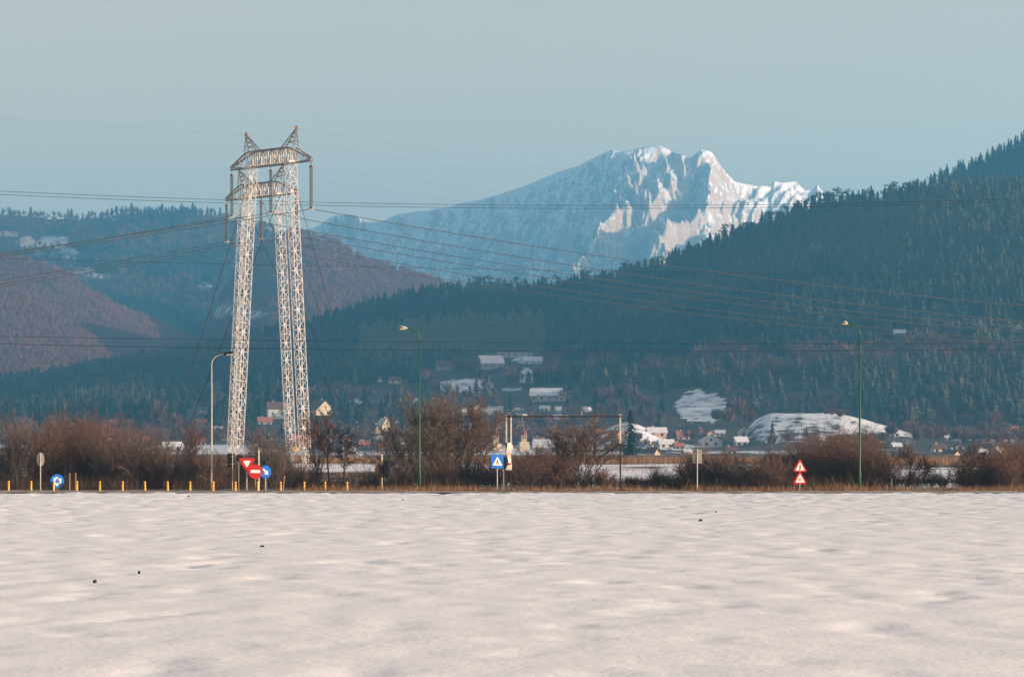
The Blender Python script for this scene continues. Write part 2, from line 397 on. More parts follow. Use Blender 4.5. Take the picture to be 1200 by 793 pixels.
# ---------------------------------------------------------- further hills
def hill(name, label, sil, Ytop, Yfront, efront, m, px0, px1, step=4.0, lump=5, seed=0, patches=(), rocks=(), pw=0.9):
    px = np.arange(px0, px1 + .1, step)
    t = np.concatenate([np.linspace(0, 1, 90), 1 + np.linspace(0.02, 0.6, 14)])
    PX, T = np.meshgrid(px, t)
    es = HY - interp(sil, PX)
    YY = Yfront + (Ytop - Yfront) * T
    e = efront + (es - efront) * np.clip(T, 0, 1) ** pw
    e = e + lump * fbm(PX / 60 + seed, T * 5, 4, seed) * np.sin(math.pi * np.clip(T, 0, 1)) ** .7
    e = e + 1.2 * fbm(PX / 9, T * 30, 2, seed + 3)
    ZZ = np.where(T > 1, e2z(e, Ytop) - (YY - Ytop) * 0.3, e2z(e, YY))
    ZZ = np.maximum(ZZ, -3)
    XX = (PX - 600) / F * YY
    PY = HY - (ZZ - HC) / YY * F
    n = fbm(PX / 12, PY / 8, 4, seed + 9)
    s = .50 * ell(PX, PY, patches, 1.3, n); r = .6 * ell(PX, PY, rocks, 1.0, n)
    ob = link(name, grid_mesh(name, XX, YY, ZZ, m, {'snow': s, 'rock': r})); tag(ob, label, 'hill', kind='structure')
    def at(pxv, tv):
        ev = HY - interp(sil, pxv); y = Yfront + (Ytop - Yfront) * tv
        ee = efront + (ev - efront) * tv ** pw + lump * fbm(pxv / 60 + seed, tv * 5, 4, seed) * np.sin(math.pi * tv) ** .7
        ee = ee + 1.2 * fbm(pxv / 9, tv * 30, 2, seed + 3)
        z = e2z(ee, y); pyv = HY - ee
        nn = fbm(pxv / 12, pyv / 8, 4, seed + 9)
        return (pxv - 600) / F * y, y, z, np.maximum(.50 * ell(pxv, pyv, patches, 1.3, nn), ell(pxv, pyv, rocks, 1.0, nn))
    return at
S_A2 = [(-700, 250), (-200, 290), (0, 340), (32, 355), (95, 392), (150, 428), (200, 455), (260, 480)]
S_A1 = [(-700, 200), (-300, 230), (0, 304), (40, 312), (79, 326), (95, 342), (126, 358), (142, 367), (189, 385), (224, 402), (300, 440), (360, 470)]
S_B = [(200, 430), (235, 400), (260, 350), (290, 305), (320, 282), (340, 274), (357, 277), (388, 285), (426, 308), (463, 318), (501, 330), (560, 349), (640, 380), (760, 440)]
S_C = [(-700, 215), (-300, 235), (0, 252), (50, 256), (100, 257), (125, 255), (150, 250), (175, 252), (200, 251), (230, 250), (270, 258), (320, 270), (360, 290), (420, 330), (500, 370), (600, 400)]
S_D = [(950, 300), (1040, 250), (1090, 221), (1110, 208), (1130, 200), (1160, 189), (1180, 178), (1200, 168), (1260, 140), (1350, 120), (1600, 200), (2000, 400)]
hA2 = hill('hill', 'near reddish spur of the left hill', S_A2, 3900, 3560, 60, M['hill_red'], -700, 260, lump=6, seed=101)
hA1 = hill('hill', 'reddish bare-wooded hill at the left', S_A1, 4500, 3800, 70, M['hill_red'], -700, 360, lump=9, seed=111)
hB = hill('hill', 'reddish bare-wooded hill behind the pylons', S_B, 4900, 3900, 70, M['hill_red'], 200, 760, lump=8, seed=121,
          patches=[(262, 368, 22, 12), (300, 372, 16, 10)])
hC = hill('hill', 'far blue wooded hill at the left', S_C, 6200, 4800, 90, M['hill_far'], -700, 600, lump=12, seed=131,
          patches=[(62, 284, 20, 10), (80, 300, 16, 12), (98, 318, 14, 8), (120, 324, 12, 5), (148, 258, 26, 3.5), (240, 335, 10, 6)], rocks=[(12, 274, 14, 5), (32, 287, 11, 12), (44, 300, 5, 7)])
hD = hill('hill', 'dark wooded crest rising above the right edge', S_D, 3900, 3300, 120, M['hill_dark'], 950, 2000, lump=6, seed=141)

# ---------------------------------------------------------- the snowy mountain
S_M = [(150, 420), (250, 320), (300, 290), (340, 275), (358, 269), (370, 266), (388, 254), (400, 252), (426, 256), (446, 261), (466, 251), (489, 248), (526, 243), (541, 238),
       (564, 234), (590, 226), (615, 218), (650, 203), (679, 194), (700, 183), (717, 175), (727, 178), (736, 177), (755, 172), (771, 170.5), (780, 173), (790, 179), (800, 182), (809, 185),
       (815, 180), (822, 174), (834, 178), (847, 197), (860, 212), (872, 215), (885, 217), (901, 218), (907, 212), (920, 213), (932, 212), (942, 222), (952, 222), (958, 215), (963, 223),
       (980, 240), (1050, 270), (1200, 330), (1400, 420)]
MPX0, MPX1 = 150, 1400
def mspine(px): return np.interp(px, [150, 350, 600, 735, 780, 830, 960, 1400], [10100, 9650, 9400, 9270, 9290, 9350, 9750, 11500])
PINS = [(392, 268, 288, 7), (403, 262, 290, 5), (418, 256, 283, 6), (424, 262, 280, 4), (470, 251, 262, 5), (476, 266, 275, 4), (514, 248, 260, 5), (597, 285, 318, 5), (601, 290, 332, 4), (586, 312, 332, 4), (575, 300, 306, 4),
        (677, 277, 326, 5), (672, 300, 326, 4), (752, 232, 262, 6), (765, 255, 285, 6), (772, 268, 290, 4), (750, 200, 225, 6), (722, 200, 210, 5), (708, 288, 300, 4), (650, 258, 268, 4), (788, 215, 240, 6), (806, 200, 230, 5)]
px = np.concatenate([np.arange(150, 340, 6.0), np.arange(340, 1000, 1.15), np.arange(1000, 1400, 6.0)])
D = np.concatenate([-np.linspace(800, 20, 10), np.arange(0, 900, 5.0), np.arange(900, 2300, 11.0)])
PXm, Dm = np.meshgrid(px, D)
YS = mspine(PXm); ZS = e2z(HY - interp(S_M, PXm), YS)
YM = YS - Dm; XM = (PXm - 600) / F * YM
d = np.maximum(Dm, 0)
drop = 0.62 * d - 0.000085 * d ** 2 * np.clip(1, 0, 1)
ramp = np.clip(d / 260, 0, 1)
fx = XM + 0.35 * Dm                      # gullies run down towards the camera, slightly slanting
warp = 60 * fbm(XM / 260, Dm / 260, 2, 205)
gul = ridged((fx + warp) / 210, Dm / 900, 4, 211, .55)
fine = ridged((fx + warp) / 60, Dm / 170, 4, 221, .6)
rough = fbm(XM / 26, Dm / 34, 4, 231, .6)
right = np.clip((PXm - 700) / 40, 0.12, 1) * np.clip((930 - PXm) / 60, 0, 1)
ribs = ridged((XM + .5 * Dm + warp * .4) / 46, Dm / 260, 4, 281, .6)
sm = np.clip(d / 40, 0, 1)
ZM = ZS - drop + ramp * (170 * (gul - 0.72) + 78 * (fine - .7)) + (0.25 + ramp) * 13 * rough + sm * right * 62 * (ribs - .72) + sm * 30 * (ridged((XM + .3 * Dm + warp * .3) / 19, Dm / 110, 3, 291, .6) - .72) + sm * 16 * (ridged(XM / 30 + warp / 40, Dm / 55, 3, 285, .6) - .7)
# the prow that carries the lit ridge and its crags
prow = np.exp(-((PXm - (772 + d * 0.012)) / 20) ** 2) * np.clip(1 - d / 1500, 0, 1) * 30 * np.clip(d / 250, 0, 1)
prow2 = np.exp(-((PXm - (826 + d * 0.03)) / 16) ** 2) * np.clip(1 - d / 1200, 0, 1) * 18 * np.clip(d / 200, 0, 1)
ZM = ZM + prow + prow2
ZM = ZM + (Dm >= 0) * (d < 60) * 3.5 * (ridged(XM / 12, 0 * XM, 3, 241) - .5) * np.clip((PXm - 560) / 100, 0.3, 1)
ZM = np.where(Dm < 0, ZS + Dm * 1.0, ZM)
PYm = HY - (ZM - HC) / YM * F
pin_rock = np.zeros_like(ZM)
for (cx, ptop, pbot, pw_) in PINS:
    col = int(np.argmin(np.abs(px - cx)))
    cand = np.where(D >= 0)[0]
    k = cand[np.argmin(np.abs(PYm[cand, col] - pbot))]
    y0 = YM[k, col]; x0 = XM[k, col]
    hgt = (pbot - ptop) * y0 / F
    # a fin running away from the camera, leaning back into the wall
    wx = pw_ * y0 / F * 1.0
    u = (XM - x0) + 0.25 * (YM - y0)
    prof = np.clip(1 - np.abs(u) / wx, 0, 1) ** 0.7 * np.clip(1 - np.abs(YM - (y0 + hgt * .75)) / (hgt * 1.1 + 12), 0, 1) ** .8
    jag = .75 + .5 * fbm(XM / 9, YM / 9, 3, 251)
    ZM = ZM + hgt * 1.0 * prof * jag
    pin_rock = np.maximum(pin_rock, prof * .9)
lim = e2z(HY - interp(S_M, PXm) + 2.0 * (PXm < 480), YM)
ZM = np.minimum(ZM, lim)
ZM = np.maximum(ZM, -3)
gy, gx = np.gradient(ZM); dXx = np.gradient(XM, axis=1); dYy = np.gradient(YM, axis=0)
sx = gx / np.where(np.abs(dXx) < 1e-6, 1, dXx); sy = gy / np.where(np.abs(dYy) < 1e-6, 1, dYy)
steep = np.sqrt(sx ** 2 + sy ** 2)
alt = (ZM - 250) / 300
spk = fbm(XM / 16, Dm / 22, 3, 261)
forest = np.clip((0.75 - alt) * 1.3 + spk * 1.5 + fbm(XM / 150, Dm / 150, 3, 271) * .8, 0, 1)
bare = np.clip((steep - 0.95 + spk * .7) * 1.6, 0, 1) * .62
snowm = np.clip(.93 - np.maximum(forest * .58, bare), 0, 1)
snowm = np.minimum(snowm, 1 - np.clip(pin_rock, 0, 1) * .8)
litband = np.clip((PXm - 715) / 40, 0, 1) * np.clip((915 - PXm) / 60, 0, 1) * np.clip(d / 60, 0, 1)
bare_lit = np.clip((steep - 0.75 + spk * 1.0) * 1.5, 0, 1) * .62 * litband  # extra tan rock in the sunlit band, warm sunlight painted into its colour
snowm = np.minimum(snowm, 1 - bare_lit)
rockm = np.clip(bare * 2 + bare_lit * 2 + pin_rock * 2, 0, 1)
M['mountain'] = land_mat('mountain_rock', (0.05, 0.055, 0.05), (0.10, 0.09, 0.08), snow=(0.80, 0.80, 0.81), rock=(0.44, 0.33, 0.25), scale=0.03, fray=0.11, fr=0.85)
o = link('mountain', grid_mesh('mountain', XM, YM, ZM, M['mountain'], {'snow': snowm, 'rock': rockm})); tag(o, 'snowy rocky mountain in evening sun', 'mountain', kind='structure')

# ---------------------------------------------------------- tree stamps (numpy)
def conifer_proto(rng, tiers=7, n=7, w=0.24):
    V = []; Ft = []
    for k in range(tiers):
        z0 = 0.10 + 0.86 * k / tiers; z1 = z0 + 1.45 * .86 / tiers
        r = w * (1 - k / tiers) ** 0.85 + 0.02
        b = len(V); V.append((0, 0, min(z1, 1.0)))
        off = rng.random() * 6
        for i in range(n):
            a = off + 2 * math.pi * i / n + rng.normal() * .2
            rr = r * (0.55 + 0.75 * rng.random())
            V.append((rr * math.cos(a), rr * math.sin(a), z0 - 0.02 + rng.normal() * .012))
            a2 = a + math.pi / n; r2 = rr * .45
            V.append((r2 * math.cos(a2), r2 * math.sin(a2), z0 + .035))
        m = 2 * n
        for i in range(m): Ft.append((b, b + 1 + i, b + 1 + (i + 1) % m))
    b = len(V)      # trunk
    for z, r in ((0, .016), (.3, .012)):
        for i in range(3): V.append((r * math.cos(i * 2.09), r * math.sin(i * 2.09), z))
    for i in range(3):
        j = (i + 1) % 3; Ft.append((b + i, b + j, b + 3 + j)); Ft.append((b + i, b + 3 + j, b + 3 + i))
    return np.array(V), np.array(Ft)
def pine_proto(rng, n=120):
    """scots pine: bare stem, ragged flat crown made of needle tufts"""
    V = []; Ft = []
    lobes = [(rng.normal() * .10, rng.normal() * .10, .55 + .4 * rng.random(), .09 + .09 * rng.random()) for _ in range(7)]
    for i in range(n):
        cx, cy, cz, r = lobes[i % 7]
        d = rng.normal(size=3); d /= np.linalg.norm(d)
        c = np.array([cx, cy, cz]) + d * r * np.array([1.1, 1.1, .55]) * rng.random() ** .5
        b = len(V)
        for j in range(3): V.append(tuple(c + rng.normal(size=3) * .035))
        Ft.append((b, b + 1, b + 2))
    b = len(V)
    for z, r in ((0, .018), (.85, .008)):
        for i in range(3): V.append((r * math.cos(i * 2.09), r * math.sin(i * 2.09), z))
    for i in range(3):
        j = (i + 1) % 3; Ft.append((b + i, b + j, b + 3 + j)); Ft.append((b + i, b + 3 + j, b + 3 + i))
    return np.array(V), np.array(Ft)
def puff_proto(rng, n=46):
    """bare deciduous crown seen from far: thin upright blades fanning out"""
    V = []; Ft = []
    for i in range(n):
        d = rng.normal(size=3); d /= np.linalg.norm(d); d[2] = abs(d[2])
        c = np.array([0, 0, .5]) + d * np.array([.30, .30, .38]) * rng.random() ** .5
        up = np.array([c[0] * .7, c[1] * .7, .22]); sd = rng.normal(size=3) * np.array([1, 1, .2]); sd = sd / np.linalg.norm(sd) * .028
        b = len(V); V += [tuple(c - up * .6 - sd), tuple(c - up * .6 + sd), tuple(c + up * .7)]; Ft.append((b, b + 1, b + 2))
    b = len(V); V += [(-.02, 0, 0), (.02, 0, 0), (0, 0, .55)]; Ft.append((b, b + 1, b + 2))
    return np.array(V), np.array(Ft)
CONP = [conifer_proto(RNG, 6, 6, .25) for _ in range(5)]
SPRP = [conifer_proto(RNG, 8, 7, .20) for _ in range(4)]
PINP = [pine_proto(RNG) for _ in range(4)]
PUFP = [puff_proto(RNG) for _ in range(5)]
def stamp(name, protos, x, y, z, h, tone, m, label, cat, fat=1.0):
    Vs = []; Fs = []; Ts = []; base = 0
    idx = RNG.integers(0, len(protos), len(x)); ang = RNG.random(len(x)) * 6.283
    for k, (pv, pf) in enumerate(protos):
        q = np.where(idx == k)[0]
        if len(q) == 0: continue
        c = np.cos(ang[q])[:, None]; s = np.sin(ang[q])[:, None]
        hh = h[q][:, None]
        vx = (pv[:, 0] * c - pv[:, 1] * s) * hh * fat + x[q][:, None]
        vy = (pv[:, 0] * s + pv[:, 1] * c) * hh * fat + y[q][:, None]
        vz = pv[:, 2] * hh + z[q][:, None] - .3
        V = np.stack([vx, vy, vz], -1).reshape(-1, 3)
        Fc = (pf[None] + (np.arange(len(q)) * len(pv))[:, None, None] + base).reshape(-1, 3)
        Vs.append(V); Fs.append(Fc); Ts.append(np.repeat(tone[q], len(pv))); base += len(V)
    ob = link(name, np_mesh(name, np.concatenate(Vs), np.concatenate(Fs), m, {'tone': np.concatenate(Ts)}))
    return tag(ob, label, cat, kind='stuff')

HS = [
 (375, 488, 24, 19, 'gable', 'plaster_cream', 'tile_brown', 'big house with a sunlit cream gable seen just right of the pylon legs', R(30)),
 (324, 490, 22, 19, 'side', 'plaster_white', 'tile_brown', 'house with brown roof and white side wall between the two pairs of pylon legs', None),
 (310, 498, 16, 9, 'side', 'plaster_grey', 'tile_rose', 'low house with a plain rose red roof between the pylon legs', None),
 (450, 505, 12, 15, 'gable', 'plaster_cream', 'plaster_cream', 'small house with a steep sunlit cream gable above the railway lights', R(30)),
 (440, 508, 8, 10, 'gable', 'plaster_cream', 'tile_brown', 'narrow cream house touching the steep cream gable', R(25)),
 (418, 506, 5, 10, 'gable', 'plaster_white', 'tile_brown', 'tiny white gable halfway between the big cream gable and the steep one', R(30)),
 (353, 524, 20, 14, 'side', 'plaster_pink', 'tile_rose', 'pink house seen through the foot of the right pylon legs', None),
 (343, 528, 8, 10, 'gable', 'plaster_yellow', 'tile_brown', 'little orange yellow house in line with the rear right pylon leg', R(30)),
 (410, 533, 13, 8, 'side', 'plaster_cream', 'roof_snow', 'low cream house with pale roof beside the round leafless tree', None),
 (426, 524, 11, 7, 'side', 'plaster_grey', 'tile_rose', 'small rose roofed house behind the low cream one', None),
 (414, 541, 12, 6, 'side', 'plaster_pink', 'roof_snow', 'pale pink shed under the low cream house', None),
 (474, 506, 5, 5, 'gable', 'plaster_cream', 'tile_brown', 'tiny cream house left of the near green lamp post', R(30)),
 (461, 517, 7, 9, 'gable', 'plaster_white', 'roof_snow', 'small white house among branches left of the green lamp', R(-10)),
 (136, 501, 14, 9, 'side', 'plaster_white', 'tile_rose', 'white house with rose roof in a gap of the left trees', R(20)),
 (75, 483, 8, 6, 'gable', 'plaster_grey', 'roof_snow', 'snow roofed hut at the left end of the far snow strip', R(15)),
 (103, 477, 10, 6, 'side', 'plaster_grey', 'roof_snow', 'snow roofed hut highest above the left trees', None),
 (122, 481, 14, 6, 'side', 'plaster_grey', 'roof_snow', 'long snow roofed barn at the right end of the far snow strip', None),
 (202, 527, 22, 9, 'side', 'plaster_white', 'roof_snow', 'long white house with snow roof left of the grey lamp', None),
 (172, 519, 10, 7, 'side', 'plaster_grey', 'tile_rose', 'small rose roofed house at the foot of the hazy spruce', None),
 (236, 499, 12, 8, 'side', 'plaster_pink', 'tile_rose', 'pink house with rose roof just left of the grey lamp', None),
 (254, 487, 7, 6, 'gable', 'plaster_white', 'roof_snow', 'small white snow roofed house between lamp and pylon', R(10)),
 (255, 507, 10, 7, 'side', 'plaster_grey', 'roof_snow', 'grey snow roofed house at the left pylon legs', None),
 (575, 433, 28, 16, 'side', 'plaster_grey', 'roof_snow', 'large house with a bright snow roof at the wood edge', R(20)),
 (603, 419, 40, 15, 'side', 'plaster_grey', 'roof_dark', 'long building with a dark roof, highest of the hillside group', R(10)),
 (623, 427, 22, 9, 'side', 'plaster_white', 'roof_snow', 'low white house with snow roof right of the dark roofed building', None),
 (640, 470, 36, 15, 'side', 'plaster_grey', 'roof_snow', 'wide grey building with snow on its roof below the hillside clearing', R(-6)),
 (657, 470, 10, 12, 'gable', 'plaster_grey', 'tile_brown', 'narrow brown roofed house at the right end of the wide grey building', R(8)),
 (521, 434, 20, 11, 'side', 'plaster_pink', 'tile_brown', 'brownish house alone left of the bright snow roof', None),
 (463, 449, 14, 7, 'side', 'plaster_cream', 'tile_brown', 'small cream house high up left of the near green lamp', None),
 (445, 448, 6, 5, 'gable', 'plaster_white', 'tile_brown', 'tiny white house farthest up on the left of the green lamp', R(8)),
 (560, 518, 22, 11, 'side', 'plaster_pink', 'tile_brown', 'pinkish long house left of the slim red church spire', None),
 (552, 512, 12, 8, 'gable', 'plaster_cream', 'tile_rose', 'cream house with rose roof behind the pinkish long house', R(15)),
 (589, 515, 12, 10, 'gable', 'plaster_pink', 'tile_brown', 'brown roofed house between the red spire and the height gauge', R(12)),
 (641, 531, 30, 16, 'side', 'plaster_grey', 'roof_snow', 'long grey building with snow roof right of the stepped church tower', R(-4)),
 (632, 520, 16, 8, 'side', 'plaster_grey', 'tile_brown', 'brown roofed house above the long grey building', None),
 (656, 535, 5, 20, 'gable', 'plaster_yellow', 'tile_brown', 'slim yellow tower house right of the long grey building', R(8)),
 (666, 521, 14, 7, 'side', 'plaster_white', 'roof_snow', 'white snow roofed house behind the many stemmed bush', None),
 (703, 511, 18, 7, 'side', 'plaster_grey', 'tile_red', 'wide red roofed house behind the top of the many stemmed bush', None),
 (721, 515, 8, 10, 'gable', 'plaster_cream', 'tile_red', 'red and cream house close to the right post of the gauge', R(30)),
 (769, 511, 22, 10, 'side', 'plaster_pink', 'roof_snow', 'tan house with a broad snow roof right of the large spruce', R(12)),
 (780, 524, 17, 9, 'side', 'plaster_white', 'roof_snow', 'white house with snow roof below the tan house', None),
 (765, 533, 7, 9, 'gable', 'plaster_cream', 'tile_brown', 'little cream house right beside the large spruce', R(30)),
 (800, 515, 15, 10, 'side', 'plaster_pink', 'tile_rose', 'pink house with rose roof above the grey sign back', None),
 (795, 526, 10, 7, 'side', 'plaster_grey', 'tile_rose', 'small grey house with rose roof under the pink house', None),
 (832, 522, 25, 12, 'gable', 'plaster_white', 'roof_snow', 'broad white gable under a snow roof right of the grey sign back', R(3)),
 (868, 522, 14, 10, 'side', 'plaster_grey', 'roof_snow', 'grey snow roofed house left of the snowy knoll', None),
 (856, 531, 12, 7, 'side', 'plaster_grey', 'tile_brown', 'grey brown roofed house low behind the hedge', None),
 (998, 519, 34, 9, 'side', 'plaster_pink', 'tile_brown', 'long low brown barn in front of the snowy knoll', R(4)),
 (1050, 526, 10, 7, 'side', 'plaster_grey', 'roof_snow', 'small grey house with snow roof right of the far green lamp', None),
 (1100, 529, 16, 8, 'side', 'plaster_cream', 'tile_brown', 'sunlit cream house in the gap right of the far green lamp', None),
 (1116, 533, 7, 6, 'gable', 'plaster_cream', 'tile_brown', 'little cream house next right of the sunlit one', R(30)),
 (1150, 532, 10, 6, 'side', 'plaster_white', 'roof_snow', 'small white snow roofed house farthest right in the village', None),
 (1194, 386, 9, 8, 'gable', 'plaster_cream', 'tile_brown', 'bright cream house high in the forest at the right edge', R(-8)),
 (1054, 394, 14, 7, 'side', 'plaster_white', 'roof_snow', 'pale villa in the forest right above the far green lamp', None),
 (1096, 360, 7, 4, 'side', 'plaster_cream', 'tile_brown', 'tiny cream cabin high in the forest above the pale villa', None),
]
rr = random.Random(3)
gh = 'small hazy houses scattered through the village'
HX = []
for _ in range(120):
    a = rr.choice([rr.uniform(60, 240), rr.uniform(290, 480), rr.uniform(440, 700), rr.uniform(560, 720), rr.uniform(740, 880), rr.uniform(1040, 1190)])
    b = rr.uniform(480, 532) if rr.random() < .7 and a < 700 else rr.uniform(505, 533)
    if any(abs(a - q[0]) < (q[2] + 8) / 2 and abs(b - q[1]) < 7 for q in HS + HX): continue
    HX.append((a, b, rr.uniform(6, 12), rr.uniform(5, 8), rr.choice(['side', 'side', 'gable']), rr.choice(['plaster_grey', 'plaster_white', 'plaster_pink', 'plaster_cream']), rr.choice(['tile_rose', 'tile_brown', 'roof_snow', 'roof_snow', 'roof_dark', 'tile_red']), 'small hazy house scattered among the trees of the village at the foot of the hill', R(rr.uniform(-10, 25))))
HY_ = [(q[0], hit(q[0], q[1]) if q[1] < 534 else 1050.0, q[2]) for q in HS + HX]
def clear_of_houses(px_, y_, pad=3.0, front=170):
    k = np.ones(len(px_), bool)
    for a, b, c in HY_:
        k &= ~((np.abs(px_ - a) < c / 2 + pad) & (y_ < b + 12) & (y_ > b - front))
    return k
# conifer forest on the big hill
n = 30000
y = 1930 + (3600 - 1960) * RNG.random(n) ** .85
pxr = -150 + 1500 * RNG.random(n)
x = (pxr - 600) / F * y
z = ground(x, y); py = HY - (z - HC) / y * F
ysp = H1Y(pxr)
keep = (y < ysp + 40) & (fbm(x / 70, y / 70, 3, 301) > -.55) & (RNG.random(n) < .85)
cn = clear_noise(pxr, py)
keep &= ell(pxr, py, CLEAR, 1.0, cn) < .35
keep &= ~((py > 452 + 18 * fbm(x / 120, y / 120, 2, 361)) & (pxr > 180) & (pxr < 1000) & (RNG.random(n) < .86))
keep &= RNG.random(n) < np.clip(y / 2900 + .15, 0, 1)
# tone: browner, lighter stands in blocks
blk = ((pxr > 420) & (pxr < 640) & (py > 372 + (640 - pxr) * .07) & (py < 425)).astype(float) * .9
blk = np.maximum(blk, .65 * ((pxr > 560) & (pxr < 640) & (py > 405) & (py < 440)))
up = np.clip((pxr - 880) / 250, 0, 1) * .25  # browner to the right: sunlit crown tips painted into the needle tone
tone = np.clip(.08 + up + blk + .45 * fbm(x / 90, y / 130, 3, 311) + .40 * RNG.random(n) ** 2, 0, 1)
h = (8 + 7 * RNG.random(n)) * (1 - .25 * (blk > .3))
keep &= clear_of_houses(pxr, y)
k = np.where(keep)[0]
dec = (fbm(x / 110, y / 130, 3, 321) > .33) & (py > 400) & (blk < .1)
kc = k[~dec[k]]; kd = k[dec[k]]
nf = 7500; yf = 1640 + 420 * RNG.random(nf); pf_ = -60 + 1340 * RNG.random(nf); xf = (pf_ - 600) / F * yf
kf = (fbm(xf / 45, yf / 50, 3, 351) > -.12) & ~((pf_ > 860) & (pf_ < 1060) & (yf < 1860)) & ~((pf_ > 780) & (pf_ < 865) & (RNG.random(nf) < .9)) & ~((pf_ > 670) & (pf_ < 800) & (yf < 1740))
kf &= clear_of_houses(pf_, yf, 2.0, 120)
xf = xf[kf]; yf = yf[kf]; hf = 2.5 + 6.5 * RNG.random(len(xf)) ** 1.8
stamp('conifer_forest', CONP, x[kc], y[kc], z[kc], h[kc], tone[kc], M['conifer'], 'dense conifer forest covering the long hillside', 'forest', 1.3)
stamp('bare_woodland', PUFP, np.concatenate([x[kd], xf]), np.concatenate([y[kd], yf]), np.concatenate([z[kd], ground(xf, yf)]), np.concatenate([h[kd] * .9, hf]), RNG.random(len(kd) + len(xf)) * .6, M['bare_far'], 'leafless broadleaf woodland patches low on the long hillside', 'woodland')
def hill_trees(at, pxa, pxb, n, protos, name, m, label, h0, h1, tmul=1.0, avoid=.25, tmin=.0, frac=None, fat=1.0):
    pxv = pxa + (pxb - pxa) * RNG.random(n); tv = tmin + (1 - tmin) * RNG.random(n)
    x, y, z, s = at(pxv, tv)
    k = s < avoid
    if frac is not None: k &= frac(pxv, tv, x, y)
    x, y, z = x[k], y[k], z[k]
    tone = np.clip(.4 + .6 * fbm(x / 200, y / 200, 3, 331) + .4 * (RNG.random(len(x)) - .5), 0, 1) * tmul
    stamp(name, protos, x, y, z, h0 + (h1 - h0) * RNG.random(len(x)), tone, m, label, 'woodland', fat)
hill_trees(hA2, -80, 250, 8000, PUFP, 'bare_woodland', M['bare_red'], 'reddish leafless woodland on the nearest spur at the left', 9, 14)
hill_trees(hA1, -80, 340, 11000, PUFP, 'bare_woodland', M['bare_red'], 'reddish leafless woodland on the left hill', 9, 15)
hill_trees(hB, 220, 700, 12000, PUFP, 'bare_woodland', M['bare_red'], 'reddish leafless woodland on the hill behind the pylons', 10, 15)
hill_trees(hC, -80, 500, 12000, SPRP, 'conifer_forest', M['spruce'], 'dark conifer forest on the far left hill', 11, 18, fat=1.6,
           frac=lambda a, t, x, y: fbm(x / 260, y / 260, 3, 341) > -.18)
hill_trees(hC, -80, 500, 6000, PUFP, 'bare_woodland', M['bare_far'], 'leafless woodland on the far left hill', 12, 18, .6,
           frac=lambda a, t, x, y: fbm(x / 260, y / 260, 3, 341) < -.05)
hill_trees(hD, 1040, 1320, 2600, SPRP, 'conifer_forest', M['spruce'], 'dark spruce forest on the crest above the right edge', 12, 18, .5, fat=1.2)

# ---------------------------------------------------------- individual skyline trees
def tree_from(name, proto, h, m, label, cat='tree', group=None, tone=.2, trunk_faces=6, fat=1.0, trunk_mat='bark'):
    pv, pf = proto; nt_ = len(pf) - trunk_faces
    V = pv * np.array([h * fat, h * fat, h])
    t = thing(name, label, cat, group=group)
    def sub(fs): u, inv = np.unique(fs, return_inverse=True); return V[u], inv.reshape(fs.shape)
    cv, cf = sub(pf[:nt_]); tv_, tf = sub(pf[nt_:])
    link('crown', np_mesh('crown', cv, cf, m, {'tone': np.full(len(cv), tone)}), t)
    link('trunk', np_mesh('trunk', tv_, tf, M[trunk_mat]), t)
    return t
g1 = 'conifers along the crest of the right hill'
l1 = 'dark conifer standing out on the crest line of the long wooded hill below the mountain'
sky = []
for k in range(95):
    pxv = 560 + k * 6.7 + random.uniform(-3, 3)
    if pxv > 1095: pxv = random.uniform(930, 1100)
    Yv = float(H1Y(pxv)) - random.uniform(0, 25)
    xx = (pxv - 600) / F * Yv; sky.append((xx, Yv, float(ground(xx, Yv)) - .4, pxv))
base_t = [tree_from('pine_tree' if k > 2 else 'spruce_tree', (CONP + PINP)[k + 2] if k < 7 else PINP[0], 14, M['conifer'], l1, group=g1, tone=.12) for k in range(7)]
used = set()
for i, (a, b, c, pxv) in enumerate(sky):
    q = random.choice((3, 4, 5, 6)) if (900 < pxv < 1000 and random.random() < .7) else random.randrange(0, 7)
    s = random.uniform(.7, 1.25)
    if q not in used:
        used.add(q); base_t[q].location = (a, b, c); base_t[q].scale = (s, s, s)
    else: dup(base_t[q], (a, b, c), random.uniform(0, 6), scale=(s, s, s))
for q in range(7):
    if q not in used: a, b, c, _ = sky[q]; base_t[q].location = (a + 5, b + 6, c)
g2 = 'spruces on the skyline of the far left hill'
l2 = 'dark spruce on the skyline of the far hill at the upper left'
bt = [tree_from('spruce_tree', SPRP[k], 18, M['spruce'], l2, group=g2, tone=.2, fat=1.6) for k in range(3)]
for i, pxv in enumerate([3, 11, 14, 36, 44, 80, 84, 90, 97, 104, 112, 119, 126, 131, 137, 143, 147, 154, 162, 176, 183, 190, 195, 201, 207, 213, 219, 226, 230, 236, 243, 247, 252, 258]):
    xx, yy, zz, _ = hC(np.array([float(pxv)]), np.array([.995]))
    s = random.uniform(.55, 1.15)
    if i < 3: bt[i].location = (xx[0], yy[0], zz[0]); bt[i].scale = (s, s, s)
    else: dup(bt[i % 3], (xx[0], yy[0], zz[0]), random.uniform(0, 6), scale=(s, s, s))
g3 = 'spruces on the high crest at the right edge'
l3 = 'dark spruce on the high crest at the upper right edge'
bt = [tree_from('spruce_tree', SPRP[k], 14, M['spruce'], l3, group=g3, tone=.15, fat=1.2) for k in range(3)]
for i in range(30):
    pxv = 1096 + i * 3.9 + random.uniform(-1.5, 1.5)
    xx, yy, zz, _ = hD(np.array([float(pxv)]), np.array([.995]))
    s = random.uniform(.6, 1.15)
    if i < 3: bt[i].location = (xx[0], yy[0], zz[0]); bt[i].scale = (s, s, s)
    else: dup(bt[i % 3], (xx[0], yy[0], zz[0]), random.uniform(0, 6), scale=(s, s, s))

